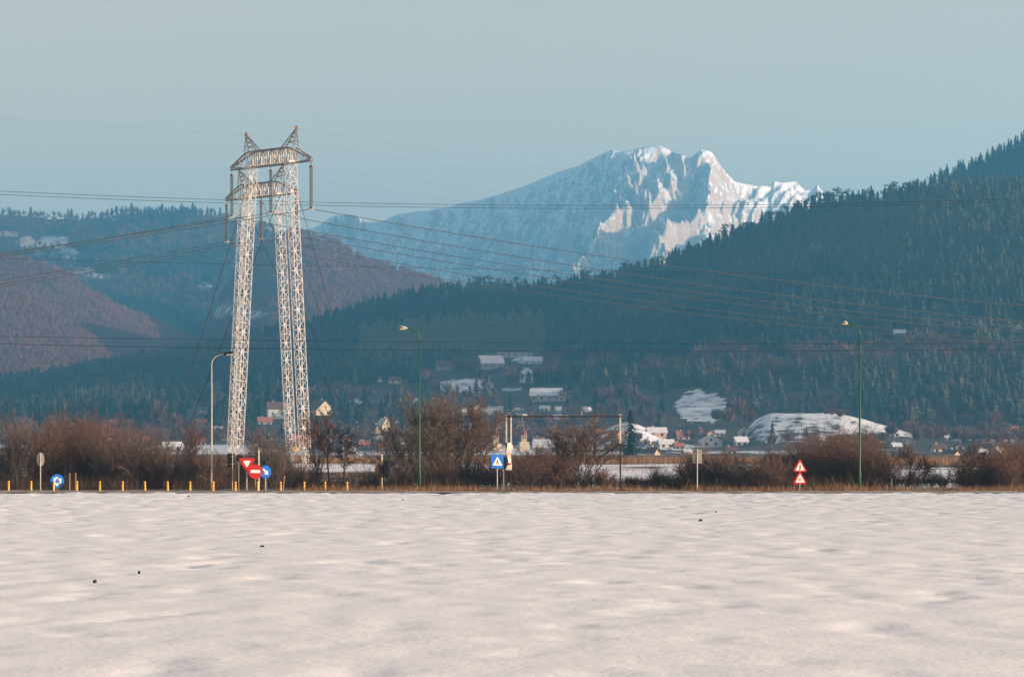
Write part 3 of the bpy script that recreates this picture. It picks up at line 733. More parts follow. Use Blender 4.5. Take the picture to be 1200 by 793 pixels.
# village trees (each one a thing)
g4 = 'leafless trees between the village houses'
l4 = 'hazy leafless tree standing among the village houses at the foot of the hill'
bt = [tree_from('bare_tree', puff_proto(np.random.default_rng(50 + k), 260), 10, M['bare_far'], l4, group=g4, tone=.35 + .1 * k, trunk_faces=1, fat=1.05) for k in range(4)]
vt = [(185, 508, 40), (170, 505, 28), (205, 510, 30), (150, 512, 25), (225, 512, 26), (730, 478, 34), (712, 480, 30), (748, 482, 28), (700, 476, 24), (760, 488, 26), (722, 492, 26), (865, 500, 38), (852, 505, 30),
      (878, 505, 28), (840, 500, 24), (1165, 512, 34), (1178, 515, 24), (1152, 516, 26), (1120, 522, 24), (1075, 524, 26), (1090, 520, 22), (1045, 518, 26), (1035, 524, 20), (480, 480, 22), (465, 484, 20), (455, 474, 18), (500, 486, 20), (430, 480, 18),
      (395, 500, 22), (350, 500, 18), (300, 512, 18), (285, 500, 20), (60, 505, 22), (30, 510, 24), (95, 508, 20), (545, 470, 16), (560, 474, 14), (600, 505, 18), (632, 503, 18), (672, 500, 18), (690, 520, 20), (810, 525, 18), (905, 528, 24), (925, 524, 20), (975, 492, 16), (985, 495, 18), (968, 490, 14), (850, 470, 22), (870, 474, 20), (520, 500, 22), (508, 504, 20)]
vt = [q for q in vt if not any(abs(q[0] - h[0]) < h[2] / 2 + q[2] * .28 and -2 < q[1] - h[1] < q[2] * .9 for h in HS)]
for i, (a, b, hp) in enumerate(vt):
    Yv = hit(a, b); g = G(a, Yv); s = hp * Yv / F / 10 * .95
    if i < 4: bt[i].location = g; bt[i].scale = (s, s, s)
    else: dup(bt[i % 4], g, random.uniform(0, 6), scale=(s, s, s))
g5 = 'small spruces between the village houses'
l5 = 'hazy dark spruce among the village houses'
bt = [tree_from('spruce_tree', SPRP[k], 10, M['spruce'], l5, group=g5, tone=.5, fat=1.3) for k in range(2)]
for i, (a, b, hp) in enumerate([(175, 505, 24), (598, 486, 26), (592, 488, 20), (622, 480, 16), (505, 498, 18), (1136, 535, 18), (675, 470, 14), (945, 512, 12), (905, 510, 18), (1015, 520, 18), (660, 452, 16), (562, 444, 12), (538, 470, 12), (425, 470, 14), (330, 508, 14)]):
    Yv = hit(a, b); g = G(a, Yv); s = hp * Yv / F / 10
    if i < 2: bt[i].location = g; bt[i].scale = (s, s, s)
    else: dup(bt[i % 2], g, random.uniform(0, 6), scale=(s, s, s))
# the big spruce in front of the village
sp = tree_from('spruce_tree', conifer_proto(np.random.default_rng(5), 16, 13, .30), 12.3, M['spruce'], 'large dark spruce just right of the height gauge frame', tone=.35, fat=1.0)
sp.location = G(739, 900)

def number_group(g, text):
    q = [o_ for o_ in C.objects if o_.get('group') == g and o_.parent is None]
    q.sort(key=lambda o_: o_.location.x / o_.location.y)
    for i, o_ in enumerate(q): o_['label'] = text % (('%d%s' % (i + 1, 'th' if i % 100 in (10, 11, 12) else {0: 'st', 1: 'nd', 2: 'rd'}.get(i % 10, 'th'))), *([o_['look']] if 'look' in o_ else []))
number_group(g1, 'dark conifer on the crest of the right hill below the mountain, %s from the left')
number_group(g2, 'dark spruce on the upper left skyline, %s from the left')
number_group(g3, 'dark spruce on the high crest at the right edge, %s from the left')
number_group(g4, 'hazy leafless tree among the village houses, %s from the left')
number_group(g5, 'small hazy spruce among the village houses, %s from the left')
# ---------------------------------------------------------- houses
def house(px, py, wpx, hpx, face, wall, roof, label, roof2=None, rz=None, cat='house', name='village_house', chim=True, Y=None):
    Yv = Y or hit(px, py); g = G(px, Yv); k = Yv / F
    W = wpx * k; H = hpx * k
    t = thing(name, label, cat, g - Vector((0, 0, .5)))
    if face == 'gable': w = W; l = max(W * 1.15, 6); roofh = min(H * .6, w * .75); a = rz if rz is not None else R(12)
    else: w = max(min(W * .6, 9), 4); l = W; roofh = min(H * .55, w * .6); a = R(90) + (rz if rz is not None else R(14))
    t.rotation_euler = (0, 0, a)
    eh = H - roofh + .5
    mb = MB(); b = 0
    x, y = w / 2, l / 2
    mb.v = [Vector(v) for v in ((-x, -y, 0), (x, -y, 0), (x, y, 0), (-x, y, 0), (-x, -y, eh), (x, -y, eh), (x, y, eh), (-x, y, eh), (0, -y, eh + roofh), (0, y, eh + roofh))]
    mb.f = [[0, 1, 5, 8, 4], [2, 3, 7, 9, 6], [1, 2, 6, 5], [3, 0, 4, 7], [0, 3, 2, 1]]
    mb.build('wall', M[wall], t)
    th = .22; ov = .5
    sl_ = math.atan2(roofh, x); L_ = math.hypot(roofh, x) + ov
    r = MB()
    for s in (-1, 1):
        c = Vector((s * (math.cos(sl_) * (L_ / 2)), 0, eh + roofh - math.sin(sl_) * (L_ / 2) + th * .6))
        r.box(c, (L_, l + 2 * ov, th), 0, 0, s * sl_)
    ro = r.build('roof', M[roof], t)
    if chim: MB().box((x * .35, l * .15, eh + roofh * 1.02), (.7, .7, 1.6)).build('chimney', M['plaster_grey'], t)
    # windows on both visible walls, larger than a pixel only on the nearer houses
    if wpx >= 10:
        def win(c, s):
            wo = MB().box(c, s).build('window', M['window_dark'], t)
        nw = 2 if w > 5 else 1
        for i in range(nw):
            cx = (i - (nw - 1) / 2) * w * .42
            win((cx, -y - .03, eh * .55), (1.0, .12, 1.2))
        if roofh > 2.2: win((0, -y - .03, eh + roofh * .28), (.9, .12, 1.0))
        nl = max(2, int(l / 4))
        for i in range(nl):
            cy_ = (i - (nl - 1) / 2) * l / nl
            win((-x - .03, cy_, eh * .55), (.12, 1.0, 1.1))
    return t
# a long side faces the camera after turning by ~90 degrees: local +x side turns to -y... use rz so that the wall with windows looks at us
for q in HX:
    o_ = house(*q[:8], rz=q[8]); o_['group'] = gh
    o_['look'] = '%s walls, %s roof' % ({'plaster_grey': 'grey', 'plaster_white': 'white', 'plaster_pink': 'pinkish', 'plaster_cream': 'cream'}[q[5]], {'tile_rose': 'rose', 'tile_brown': 'brown', 'roof_snow': 'snowy', 'roof_dark': 'dark', 'tile_red': 'red'}[q[6]])
number_group(gh, 'small hazy village house, %s from the left, %s')
for o_ in C.objects:
    if 'look' in o_: del o_['look']
for (a, b, c, d_, f_, wl, rf, lb, rz) in HS: house(a, b, c, d_, f_, wl, rf, lb, rz=rz, Y=None if b < 534 else 1050)

# churches
def tower(px, ytop, ybase, wpx, Y, label, stepped, walls='plaster_cream'):
    k = Y / F; t = thing('church', label, 'church', G(px, Y), R(8))
    H = (ybase - ytop) * k + .5; w = wpx * k
    g = t.location.z
    zt = e2z(HY - ytop, Y) - g
    sh = zt * .42
    body = MB()
    z1 = zt - sh
    body.box((0, 0, z1 / 2), (w, w, z1))
    if stepped: body.box((0, 0, z1 * .3), (w * 1.8, w * 1.8, z1 * .6))
    body.build('tower', M[walls], t)
    MB().lathe([(w * .78, 0), (w * .62, sh * .10), (w * .45, sh * .30), (w * .22, sh * .42), (w * .18, sh * .5), (w * .06, sh * .75), (.03, sh)], 8, (0, 0, z1)).build('spire', M['tile_red'], t)
    c = MB().box((0, 0, z1 + sh + .5), (.12, .12, 1.4)).box((0, 0, z1 + sh + .7), (.7, .12, .12)); c.build('cross', M['dark_steel'], t)
    for s in (-1, 1):
        MB().box((s * w * .22, -w / 2 - .03, z1 * .86), (w * .2, .1, w * .5)).build('belfry_window', M['window_dark'], t)
    MB().box((0, -w / 2 - .04, z1 * .70), (w * .3, .1, w * .3)).build('clock_face', M['plaster_white'], t)
    n = MB(); L_ = w * 4
    n.box((w * .2, w * .5 + L_ / 2, z1 * .22), (w * 2, L_, z1 * .44)); n.build('nave', M[walls], t)
    r = MB(); r.plate([(-w * .95, z1 * .44), (w * 1.35, z1 * .44), (w * .2, z1 * .62)], w * .45, w * .5 + L_); r.build('roof', M['tile_brown'], t)
    return t
tower(581, 497, 534, 6.5, 1480, 'slim church tower with a needle red spire left of the height gauge', False)
tower(614, 496, 536, 6.0, 1450, 'stepped church tower with a red spire seen inside the height gauge', True)
tower(525, 482, 545, 6.0, 1180, 'tall yellow church tower half hidden by the big leafless tree', False, 'plaster_yellow')

# ---------------------------------------------------------- portal pylons with guys
UD = Vector((0.586, -0.810, 0)); VD = Vector((0.810, 0.586, 0))     # beam direction, line direction
def lattice(mb, a, b, wa, wb, ax, ay, pan, r=.055, rd=.032, faces=4):
    """square lattice column from a to b"""
    a = Vector(a); b = Vector(b)
    n = max(2, int(round((b - a).length / pan)))
    cor = ((-1, -1), (1, -1), (1, 1), (-1, 1))
    rows = []
    for i in range(n + 1):
        t = i / n; c = a.lerp(b, t); w_ = (wa + (wb - wa) * t) / 2
        rows.append([c + ax * (sx_ * w_) + ay * (sy_ * w_) for sx_, sy_ in cor])
    for k in range(4): mb.tube([rows[0][k], rows[-1][k]], r, 4)
    for i in range(n):
        for k in range(faces):
            k2 = (k + 1) % 4
            if i % 2 == 0: mb.tube([rows[i][k], rows[i + 1][k2]], rd, 3, False)
            else: mb.tube([rows[i][k2], rows[i + 1][k]], rd, 3, False)
            mb.tube([rows[i][k], rows[i][k2]], rd * .9, 3, False)
    return rows
def pylon(px, Y, zg, zb, label, rng):
    c = Vector(((px - 600) / F * Y, Y, 0))
    t = thing('portal_pylon', label, 'pylon', (c.x, c.y, zg))
    zb = zb - zg                                     # underside of the beam
    topx, botx = 4.1, 7.25
    up = Vector((0, 0, 1))
    att = {}
    for s in (-1, 1):
        bot = UD * (s * botx); top = UD * (s * topx) + up * zb
        d = (top - bot).normalized(); ax = (UD - d * UD.dot(d)).normalized(); ay = d.cross(ax)
        m = MB()
        k1 = bot + d * 2.4; k2 = top - d * 3.2
        lattice(m, bot + d * .05, k1, .12, .90, ax, ay, .9, .06, .035)
        lattice(m, k1, k2, .90, .94, ax, ay, 1.1, .065, .036)
        lattice(m, k2, top, .94, 1.0, ax, ay, 1.0, .065, .036)
        leg = m.build('leg', M['galv'], t)
        MB().box(top + up * .08, (1.15, 1.15, .3), math.atan2(UD.y, UD.x)).build('cap_plate', M['white_paint'], leg)
        MB().box(bot - up * .35, (1.3, 1.3, .9), math.atan2(UD.y, UD.x)).build('footing', M['concrete'], leg)
        # earth wire peak leaning outwards
        pk = MB(); base = UD * (s * (topx + .1)) + up * (zb + 1.8); tip = UD * (s * (topx + 1.15)) + up * (zb + 3.85) - UD * (.0)
        for qx, qy in ((-1, -.6), (1, -.6), (1, .6), (-1, .6)):
            b0 = base + UD * (qx * 1.3 - s * .3) + VD * (qy * .55)
            pk.bar(b0, tip, .06)
        for h_ in (.3, .55, .78):
            q = [ (base + UD * (qx * 1.3 - s * .3) + VD * (qy * .55)).lerp(tip, h_) for qx, qy in ((-1, -.6), (1, -.6), (1, .6), (-1, .6))]
            q0 = [ (base + UD * (qx * 1.3 - s * .3) + VD * (qy * .55)).lerp(tip, h_ - .25) for qx, qy in ((-1, -.6), (1, -.6), (1, .6), (-1, .6))]
            for i in range(4): pk.bar(q[i], q[(i + 1) % 4], .035, 3); pk.bar(q0[i], q[(i + 1) % 4], .035, 3)
        pk.box(tip, (.3, .3, .45)); pk.bar(tip - VD * .7, tip + VD * .7, .06)
        pk.build('earth_wire_peak', M['dark_steel'], t)
        att['peak%d' % s] = Vector((c.x, c.y, zg)) + tip
    # beam
    m = MB(); L2 = 8.4; body = 4.6; hb = 1.78; wd = .95
    st = [-L2] + list(np.linspace(-body, body, 11)) + [L2]
    def hh(u): return .28 if abs(u) > body + .1 else (hb if abs(u) < body - .8 else hb * .95)
    def ww(u): return .15 if abs(u) > body + .1 else wd / 2
    rows = []
    for u in st:
        cu = UD * u
        rows.append([cu + VD * -ww(u) + up * zb, cu + VD * ww(u) + up * zb, cu + VD * ww(u) + up * (zb + hh(u)), cu + VD * -ww(u) + up * (zb + hh(u))])
    for i in range(len(rows) - 1):
        for k in range(4): m.bar(rows[i][k], rows[i + 1][k], .075)
        for k in range(4):
            k2 = (k + 1) % 4
            a_, b_ = (rows[i][k], rows[i + 1][k2]) if i % 2 else (rows[i][k2], rows[i + 1][k])
            m.bar(a_, b_, .045, 3); m.bar(rows[i + 1][k], rows[i + 1][k2], .05, 3)
        if 0 < i < len(rows) - 2:
            for k in (0, 2):
                k2 = (k + 1) % 4
                if k == 0: continue
            mid0 = (rows[i][0] + rows[i + 1][0]) / 2; m.bar(mid0, (rows[i][3] + rows[i + 1][3]) / 2, .035, 3)
    for s, i0 in ((-1, 0), (1, len(rows) - 2)):
        a_, b_ = rows[i0], rows[i0 + 1]
        for q in (.33, .66):
            p4 = [a_[k].lerp(b_[k], q) for k in range(4)]
            for k in range(4): m.bar(p4[k], p4[(k + 1) % 4], .04, 3)
            m.bar(p4[0], a_[3], .035, 3); m.bar(p4[0], b_[3], .035, 3)
    m.build('cross_beam', M['dark_steel'], t)
    # light coloured inner bracing of the beam
    m = MB()
    for i in range(1, len(rows) - 2):
        m.bar(rows[i][1], rows[i + 1][2], .055, 3); m.bar(rows[i + 1][1], rows[i][2], .055, 3); m.bar(rows[i][0], rows[i + 1][3] , .03, 3); m.bar(rows[i][1], rows[i][2], .06, 3)
        m.bar(rows[i][1].lerp(rows[i + 1][1], .5), rows[i][2].lerp(rows[i + 1][2], .5), .05, 3)
    m.build('beam_bracing', M['galv'], t)
    # insulator strings
    for u in (-8.3, 0, 8.3):
        o_ = UD * u + up * (zb - .15)
        ins = MB()
        prof = []
        for s in (-1, 1):
            cc = o_ + UD * (s * .17); pr = [(.03, -.5), (.03, -5.0)]
            prof = [(.05, -.45)]
            for k in range(26):
                z_ = -.5 - k * .168; prof += [(.045, z_), (.145, z_ - .05), (.145, z_ - .09), (.045, z_ - .10)]
            prof += [(.04, -4.95)]
            ins.lathe(prof, 7, cc)
        io = ins.build('insulator_string', M['glass_ins'], t)
        f_ = MB(); f_.bar(o_ + up * .2, o_ - up * .4, .06); f_.box(o_ - up * .42, (.6, .15, .18), math.atan2(UD.y, UD.x)); f_.box(o_ - up * 5.0, (.65, .15, .2), math.atan2(UD.y, UD.x)); f_.box(o_ - up * 5.15, (.2, .8, .12), math.atan2(UD.y, UD.x))
        f_.build('clamp', M['dark_steel'], io)
        att[round(u)] = Vector((c.x, c.y, zg)) + o_ - up * 5.15
    # guys
    for a_, b_ in (((-1), P(188, 524, Y - 22)), ((1), P(440, 536, Y + 14)), ((-1), P(427, 536, Y - 10)), ((1), P(203, 526, Y + 20))):
        st_ = UD * (a_ * topx) + up * (zb - .6); en = b_ - Vector((c.x, c.y, zg)); en.z = float(ground(b_.x, b_.y)) - zg
        MB().tube([st_, en], .035, 4).build('guy_wire', M['guy'], t)
    return att
zb1 = e2z(HY - 194, 430)
A1 = pylon(317.5, 430, e2z(-9, 430) - .1, zb1, 'front steel portal pylon on two leaning lattice legs, the larger and nearer one', 0)
A2 = pylon(306, 487, .95, e2z(HY - 231, 487), 'rear steel portal pylon, mostly hidden behind the front one and lower in view', 0)

def wire(name, att, exit_px, exit_py, side, curv, label, cat='cable', r=.03, twin=0.0, ext=90):
    """from the clamp along the line direction, passing the frame edge at (exit_px, exit_py)"""
    d = VD * side; q = (exit_px - 600) / F
    s1 = (q * att.y - att.x) / (d.x - q * d.y)
    p1 = att + d * s1; z1 = e2z(HY - exit_py, p1.y)
    a = (z1 - att.z - .5 * curv * s1 * s1) / s1
    pts = []
    S = s1 + ext
    for i in range(41):
        s = S * i / 40; pts.append(att + d * s + Vector((0, 0, a * s + .5 * curv * s * s)))
    m = MB()
    if twin:
        for k in (-1, 1): m.tube([p + UD * (k * twin) for p in pts], r, 4)
    else: m.tube(pts, r, 4)
    o_ = m.build('power_cable', M['wire']); tag(o_, label, cat); return o_
wl = [
 (A1[8], 1200, 358, 1, .0007, 'cable from the rightmost insulator of the front pylon to the right edge'),
 (A1[0], 1200, 377, 1, .0007, 'cable from the middle insulator of the front pylon to the right edge'),
 (A1[-8], 1200, 384, 1, .0007, 'cable from the leftmost insulator of the front pylon running right'),
 (A2[8], 1200, 389, 1, .0007, 'cable from the right insulator of the rear pylon running right'),
 (A2[0], 1200, 399, 1, .0007, 'cable from the middle insulator of the rear pylon running right'),
 (A2[-8], 1200, 403, 1, .0007, 'lowest cable running right, from the left insulator of the rear pylon'),
 (A1[-8], 0, 299, -1, .0006, 'cable from the leftmost insulator of the front pylon down to the left edge'),
 (A1[0], 0, 297, -1, .0006, 'upper cable from the middle insulator of the front pylon to the left edge'),
 (A1[8], 0, 301, -1, .0006, 'cable from the rightmost insulator of the front pylon to the left edge'),
 (A2[-8], 0, 329, -1, .0006, 'cable from the left insulator of the rear pylon to the left edge'),
 (A2[0], 0, 333, -1, .0006, 'cable from the middle insulator of the rear pylon to the left edge'),
 (A2[8], 0, 336, -1, .0006, 'cable from the right insulator of the rear pylon to the left edge'),
]
for a_, ex, ey, sd, cv, lb in wl: wire('power_cable', a_, ex, ey, sd, cv, lb, r=.045)
for a_, ex, ey, sd, lb in ((A1['peak1'], 1200, 260, 1, 'earth wire from the right peak of the front pylon to the right edge'),
                           (A1['peak-1'], 1200, 265, 1, 'earth wire from the left peak of the front pylon to the right edge'),
                           (A2['peak1'], 1200, 271, 1, 'earth wire from the right peak of the rear pylon to the right edge'),
                           (A2['peak-1'], 1200, 294, 1, 'lowest earth wire, from the left peak of the rear pylon to the right edge'),
                           (A1['peak-1'], 0, 138, -1, 'highest faint earth wire crossing the sky to the left edge'),
                           (A2['peak-1'], 0, 202, -1, 'faint earth wire in the sky between the highest one and the cable pair')):
    wire('power_cable', a_, ex, ey, sd, .0007, lb, r=.006)
def free_wire(pts, Y0, Y1, label, r):
    """wire of another line, hung through three points given as picture places at a real distance"""
    xs_ = np.linspace(-500, 1700, 90); cf = np.polyfit([p[0] for p in pts], [p[1] for p in pts], 2)
    m = MB(); m.tube([P(a, float(np.polyval(cf, a)), Y0 + (Y1 - Y0) * (a + 500) / 2200) for a in xs_], r, 4)
    tag(m.build('power_cable', M['wire']), label, 'cable')
free_wire([(0, 224), (600, 240.5), (1200, 233)], 640, 700, 'upper of the two level cables crossing the sky behind the pylon tops', .05)
free_wire([(0, 228), (600, 244), (1200, 236)], 640, 700, 'lower of the two level cables crossing the sky behind the pylon tops', .05)
free_wire([(0, 394), (600, 401.5), (1200, 402)], 330, 340, 'upper of the two low cables crossing in front of the wooded hill', .022)
free_wire([(0, 403), (600, 411), (1200, 409)], 330, 340, 'lower of the two low cables crossing in front of the wooded hill', .028)
free_wire([(0, 303), (270, 309.5), (600, 316)], 520, 560, 'thin level cable crossing the left hills above the reddish slopes', .028)

# ---------------------------------------------------------- street lamps
def lamp(px, py_top, side, m, Y, label, headpx=20, post=.056, zdrop=.12):
    g = Vector(((px - 600) / F * Y, Y, zdrop)); t = thing('street_lamp', label, 'street lamp', g)
    H = e2z(HY - py_top, Y) - g.z; Rr = .55
    MB().lathe([(post * 1.35, 0), (post * 1.35, .9), (post, 1.0), (post * .62, H - Rr - .3)], 12).build('pole', M[m], t, smooth=True)
    L_ = headpx * Y / F
    pts = []
    for i in range(9):
        a = R(90) * i / 8; pts.append((side * (Rr - Rr * math.cos(a)), 0, H - Rr - .3 + Rr * math.sin(a)))
    pts.append((side * (Rr + .12), 0, H - .3 + .03))
    MB().tube([(0, 0, H - Rr - .5)] + pts, post * .62, 8).build('arm', M[m], t, smooth=True)
    a = side * R(-14)
    hd = MB(); x0 = side * (Rr + .10)
    sec = [(0, .05, .05), (.10, .10, .07), (.30, .15, .08), (.45, .12, .06), (.55, .04, .03)]
    b = 0
    for (u, hw, hh) in sec:
        cx = x0 + side * u * (L_ - Rr) / .55 ; cz = H - .26 + u * .18
        for k in range(8):
            q = 2 * math.pi * k / 8; hd.v.append(Vector((cx, hw * math.cos(q), cz + hh * math.sin(q))))
    for i in range(4):
        for k in range(8):
            k2 = (k + 1) % 8; hd.f.append([i * 8 + k, i * 8 + k2, i * 8 + 8 + k2, i * 8 + 8 + k])
    hd.f.append([k for k in range(8)][::-1]); hd.f.append([32 + k for k in range(8)])
    h_ = hd.build('lamp_head', M['grey_back' if m == 'green_paint' else 'black'], t)
    MB().box((x0 + side * .3 * (L_ - Rr) / .55, 0, H - .30), (.3, .18, .05)).build('lens', M['plaster_cream'], h_)
    MB().box((0, -post * 1.3, .65), (.09, .03, .35)).build('hatch', M[m], t)
lamp(491.5, 379, -1, 'green_paint', 206, 'green street lamp with curved arm in front of the big leafless tree', 22)
lamp(1007.5, 373, -1, 'green_paint', 206, 'green street lamp farthest right, in front of the reddish bushes', 17)
lamp(248, 409, 1, 'cream_post', 206.5, 'slim grey street lamp with its arm reaching towards the pylon', 24, .048)

# ---------------------------------------------------------- signs
def disc(r, n=28, cx=0, cz=0, sz=1.0): return [(cx + r * math.cos(2 * math.pi * k / n), cz + r * sz * math.sin(2 * math.pi * k / n)) for k in range(n)]
def tri(r, up=True, cx=0, cz=0, rnd=.16):
    out = []
    for k in range(3):
        a = R(90 + 120 * k) if up else R(-90 + 120 * k)
        c = (cx + r * math.cos(a) * (1 - rnd), cz + r * math.sin(a) * (1 - rnd))
        for j in (-2, -1, 0, 1, 2):
            b = a + R(30 * j); out.append((c[0] + r * rnd * math.cos(b), c[1] + r * rnd * math.sin(b)))
    return out
def post_(t, h, m='grey_back', r=.03, y=.03): return MB().lathe([(r, 0), (r, h)], 8, (0, y, 0)).build('post', M[m], t)
def at(px, Y=205, z=.08): return Vector(((px - 600) / F * Y, Y, z))
def hz(py, Y, z=.08): return e2z(HY - py, Y) - z
def arrow(cx, cz, a, L_, w_):
    pts = [(-w_ * .3, -L_ / 2), (w_ * .3, -L_ / 2), (w_ * .3, .05 * L_), (w_ * .9, .05 * L_), (0, L_ / 2), (-w_ * .9, .05 * L_), (-w_ * .3, .05 * L_)]
    return [(cx + x * math.cos(a) - z * math.sin(a), cz + x * math.sin(a) + z * math.cos(a)) for x, z in pts]
def sign_panel(t, poly, m, cz, y0=-.03, name='panel', par=None):
    o_ = MB().plate(poly, y0, y0 + .018).build(name, M[m], par or t); o_.location = (0, 0, cz); return o_
def face_piece(par, polys, m, y0, name='symbol'):
    mb = MB()
    for p_ in polys: mb.plate(p_, y0, y0 + .006)
    return mb.build(name, M[m], par)
# roundabout
Y = 204.5; t = thing('traffic_sign', 'round blue roundabout sign with three white arrows, low beside the road', 'traffic sign', at(67, Y), R(15))
cz = hz(563.5, Y); post_(t, cz, 'dark_steel')
pn = sign_panel(t, disc(.37), 'blue', cz)
ring = []
for k in range(3):
    a0 = R(90 + 120 * k - 10)
    arc = []
    for j in range(7): arc.append((.22 * math.cos(a0 + R(62) * j / 6), .22 * math.sin(a0 + R(62) * j / 6)))
    inner = [(.13 * math.cos(a0 + R(62) * j / 6), .13 * math.sin(a0 + R(62) * j / 6)) for j in range(7)][::-1]
    ring.append(arc + inner)
    ah = a0 + R(60)
    ring.append([(.285 * math.cos(ah), .285 * math.sin(ah)), (.19 * math.cos(ah + R(42)), .19 * math.sin(ah + R(42))), (.06 * math.cos(ah), .06 * math.sin(ah))])
face_piece(pn, ring, 'white', -.038)
# oval sign back
Y = 205; t = thing('traffic_sign', 'grey back of a round sign turned half away, at the far left', 'traffic sign', at(47.5, Y), R(0))
cz = hz(538, Y); post_(t, cz + .3, 'grey_back', .032, -.05)
p_ = sign_panel(t, disc(.37, 28), 'grey_back', cz, -.01); p_.scale = (.56, 1, 1)
MB().box((0, -.03, 0), (.30, .03, .04)).box((0, -.03, .15), (.22, .03, .03)).build('bracket', M['dark_steel'], p_)
# back board
Y = 205; t = thing('traffic_sign', 'black rectangular board seen from behind, under the left pylon legs', 'traffic sign', at(272.5, Y), 0)
post_(t, hz(529, Y), 'grey_back', .022, -.04); cz = hz(539, Y)
b_ = MB().box((-.07, .01, 0), (.40, .05, .72)).build('panel', M['black'], t); b_.location.z = cz
MB().box((.0, -.03, .2), (.3, .03, .04)).box((0, -.03, -.2), (.3, .03, .04)).build('bracket', M['dark_steel'], b_)
Y = 209; t = thing('traffic_sign', 'dark board peeping out right behind the black rectangular one', 'traffic sign', at(279.5, Y), 0)
post_(t, hz(536, Y), 'dark_steel', .03, .03)
b_ = MB().box((.04, 0, 0), (.34, .05, .36)).build('panel', M['rust'], t); b_.location.z = hz(536, Y)
# yield
Y = 205.5; t = thing('traffic_sign', 'red bordered triangle pointing down, give way sign', 'traffic sign', at(289.2, Y), R(15))
cz = hz(542.5, Y); post_(t, cz)
pn = sign_panel(t, tri(.47, False), 'red', cz); face_piece(pn, [tri(.21, False, 0, .01)], 'white', -.038); face_piece(pn, [tri(.455, False)[0:0] or disc(.001, 3)], 'white', -.037, 'rim')
# no entry
Y = 204.8; t = thing('traffic_sign', 'round red no entry sign with a white bar', 'traffic sign', at(299.2, Y), R(15))
cz = hz(552.3, Y); post_(t, cz, 'wood', .04)
pn = sign_panel(t, disc(.39), 'red', cz); face_piece(pn, [[(-.25, -.07), (.25, -.07), (.25, .09), (-.25, .09)]], 'white', -.038, 'bar')
# keep right
Y = 205.2; t = thing('traffic_sign', 'round blue sign with a white arrow pointing down right, beside the no entry sign', 'traffic sign', at(311.2, Y), R(15))
cz = hz(552.5, Y); post_(t, cz)
pn = sign_panel(t, disc(.34), 'blue', cz); face_piece(pn, [arrow(0, 0, R(-135), .44, .17)], 'white', -.038); pn.scale = (.9, 1, 1)
# railway light with solar panel
def rail_light(px, Y, pytop, label, solar, dark):
    t = thing('railway_signal', label, 'railway signal', at(px, Y), R(10))
    H = hz(pytop, Y); MB().lathe([(.05, 0), (.05, H)], 10).build('post', M['cream_post'], t)
    if solar:
        MB().box((.22, 0, H + .02), (.50, .40, .04), 0, 0, R(32)).build('solar_panel', M['solar'], t)
        MB().box((-.03, 0, H + .10), (.32, .3, .06)).bar((.0, 0, H - .1), (.25, 0, H), .02).build('bracket', M['dark_steel'], t)
    bz = hz(541 if solar else 549, Y)
    h_ = MB().box((dark, .12 if solar else -.12, bz), (.62 if solar else .34, .12, .26 if solar else .85)).build('lamp_housing', M['black'], t)
    for k in ((-1, 1) if solar else (-1,1)):
        MB().lathe([(.10, -.09), (.11, 0), (.11, .02)], 12).build('hood', M['black'], h_, ((dark + (k * .16 if solar else 0)), .08, bz + (0 if solar else k * .2)))
    return t, bz
rail_light(303, 206, 523, 'cream post with a small tilted solar panel and black lamps behind the no entry sign', True, .22)
t, bz = rail_light(447.2, 206.5, 532, 'cream post with dark railway lights left of the near green lamp', False, .27)
o_ = MB().plate(disc(.24, 20, 0, 0, 2.0), 0, .03).build('backing_board', M['black'], t); o_.location = (.27, -.04, bz)
o_ = MB().plate(disc(.22, 20, 0, 0, 1.8), 0, .03).build('backing_board', M['rust'], t); o_.location = (-.16, -.10, bz - .12)
MB().box((.42, .1, bz + .52), (.3, .05, .05)).build('side_bracket', M['green_paint'], t)
# pedestrian crossing
Y = 205; t = thing('traffic_sign', 'square blue pedestrian crossing sign with white triangle', 'traffic sign', at(582.8, Y), R(15))
cz = hz(540.5, Y); post_(t, cz)
s = .33; pn = sign_panel(t, [(-s, -s * 1.1), (s, -s * 1.1), (s, s * 1.1), (-s, s * 1.1)], 'blue', cz)
face_piece(pn, [tri(.29, True, 0, -.05, .08)], 'white', -.038)
face_piece(pn, [disc(.03, 10, 0, .06), [(-.03, -.06), (.03, -.06), (.035, .03), (-.035, .03)], [(-.03, -.06), (.0, -.06), (-.05, -.15), (-.08, -.15)], [(.0, -.06), (.03, -.06), (.08, -.15), (.05, -.15)]], 'black', -.045, 'walking_figure')
Y = 208; t = thing('traffic_sign', 'dark board peeping out behind the blue pedestrian sign', 'traffic sign', at(590, Y), 0)
post_(t, hz(540, Y), 'dark_steel'); b_ = MB().box((0, 0, 0), (.34, .04, .62)).build('panel', M['black'], t); b_.location.z = hz(542, Y)
# back of rectangular sign
Y = 205; t = thing('traffic_sign', 'grey back of a rectangular sign on a tall slim pole left of the hedge', 'traffic sign', at(817, Y), 0)
post_(t, hz(526.5, Y), 'grey_back', .032, -.05); cz = hz(534.5, Y)
b_ = MB().box((0, 0, 0), (.50, .03, .72)).build('panel', M['grey_back'], t); b_.location.z = cz
MB().box((-.0, -.025, 0), (.07, .02, .72)).box((0, -.03, .25), (.4, .02, .04)).box((0, -.03, -.25), (.4, .02, .04)).build('bracket', M['dark_steel'], b_)
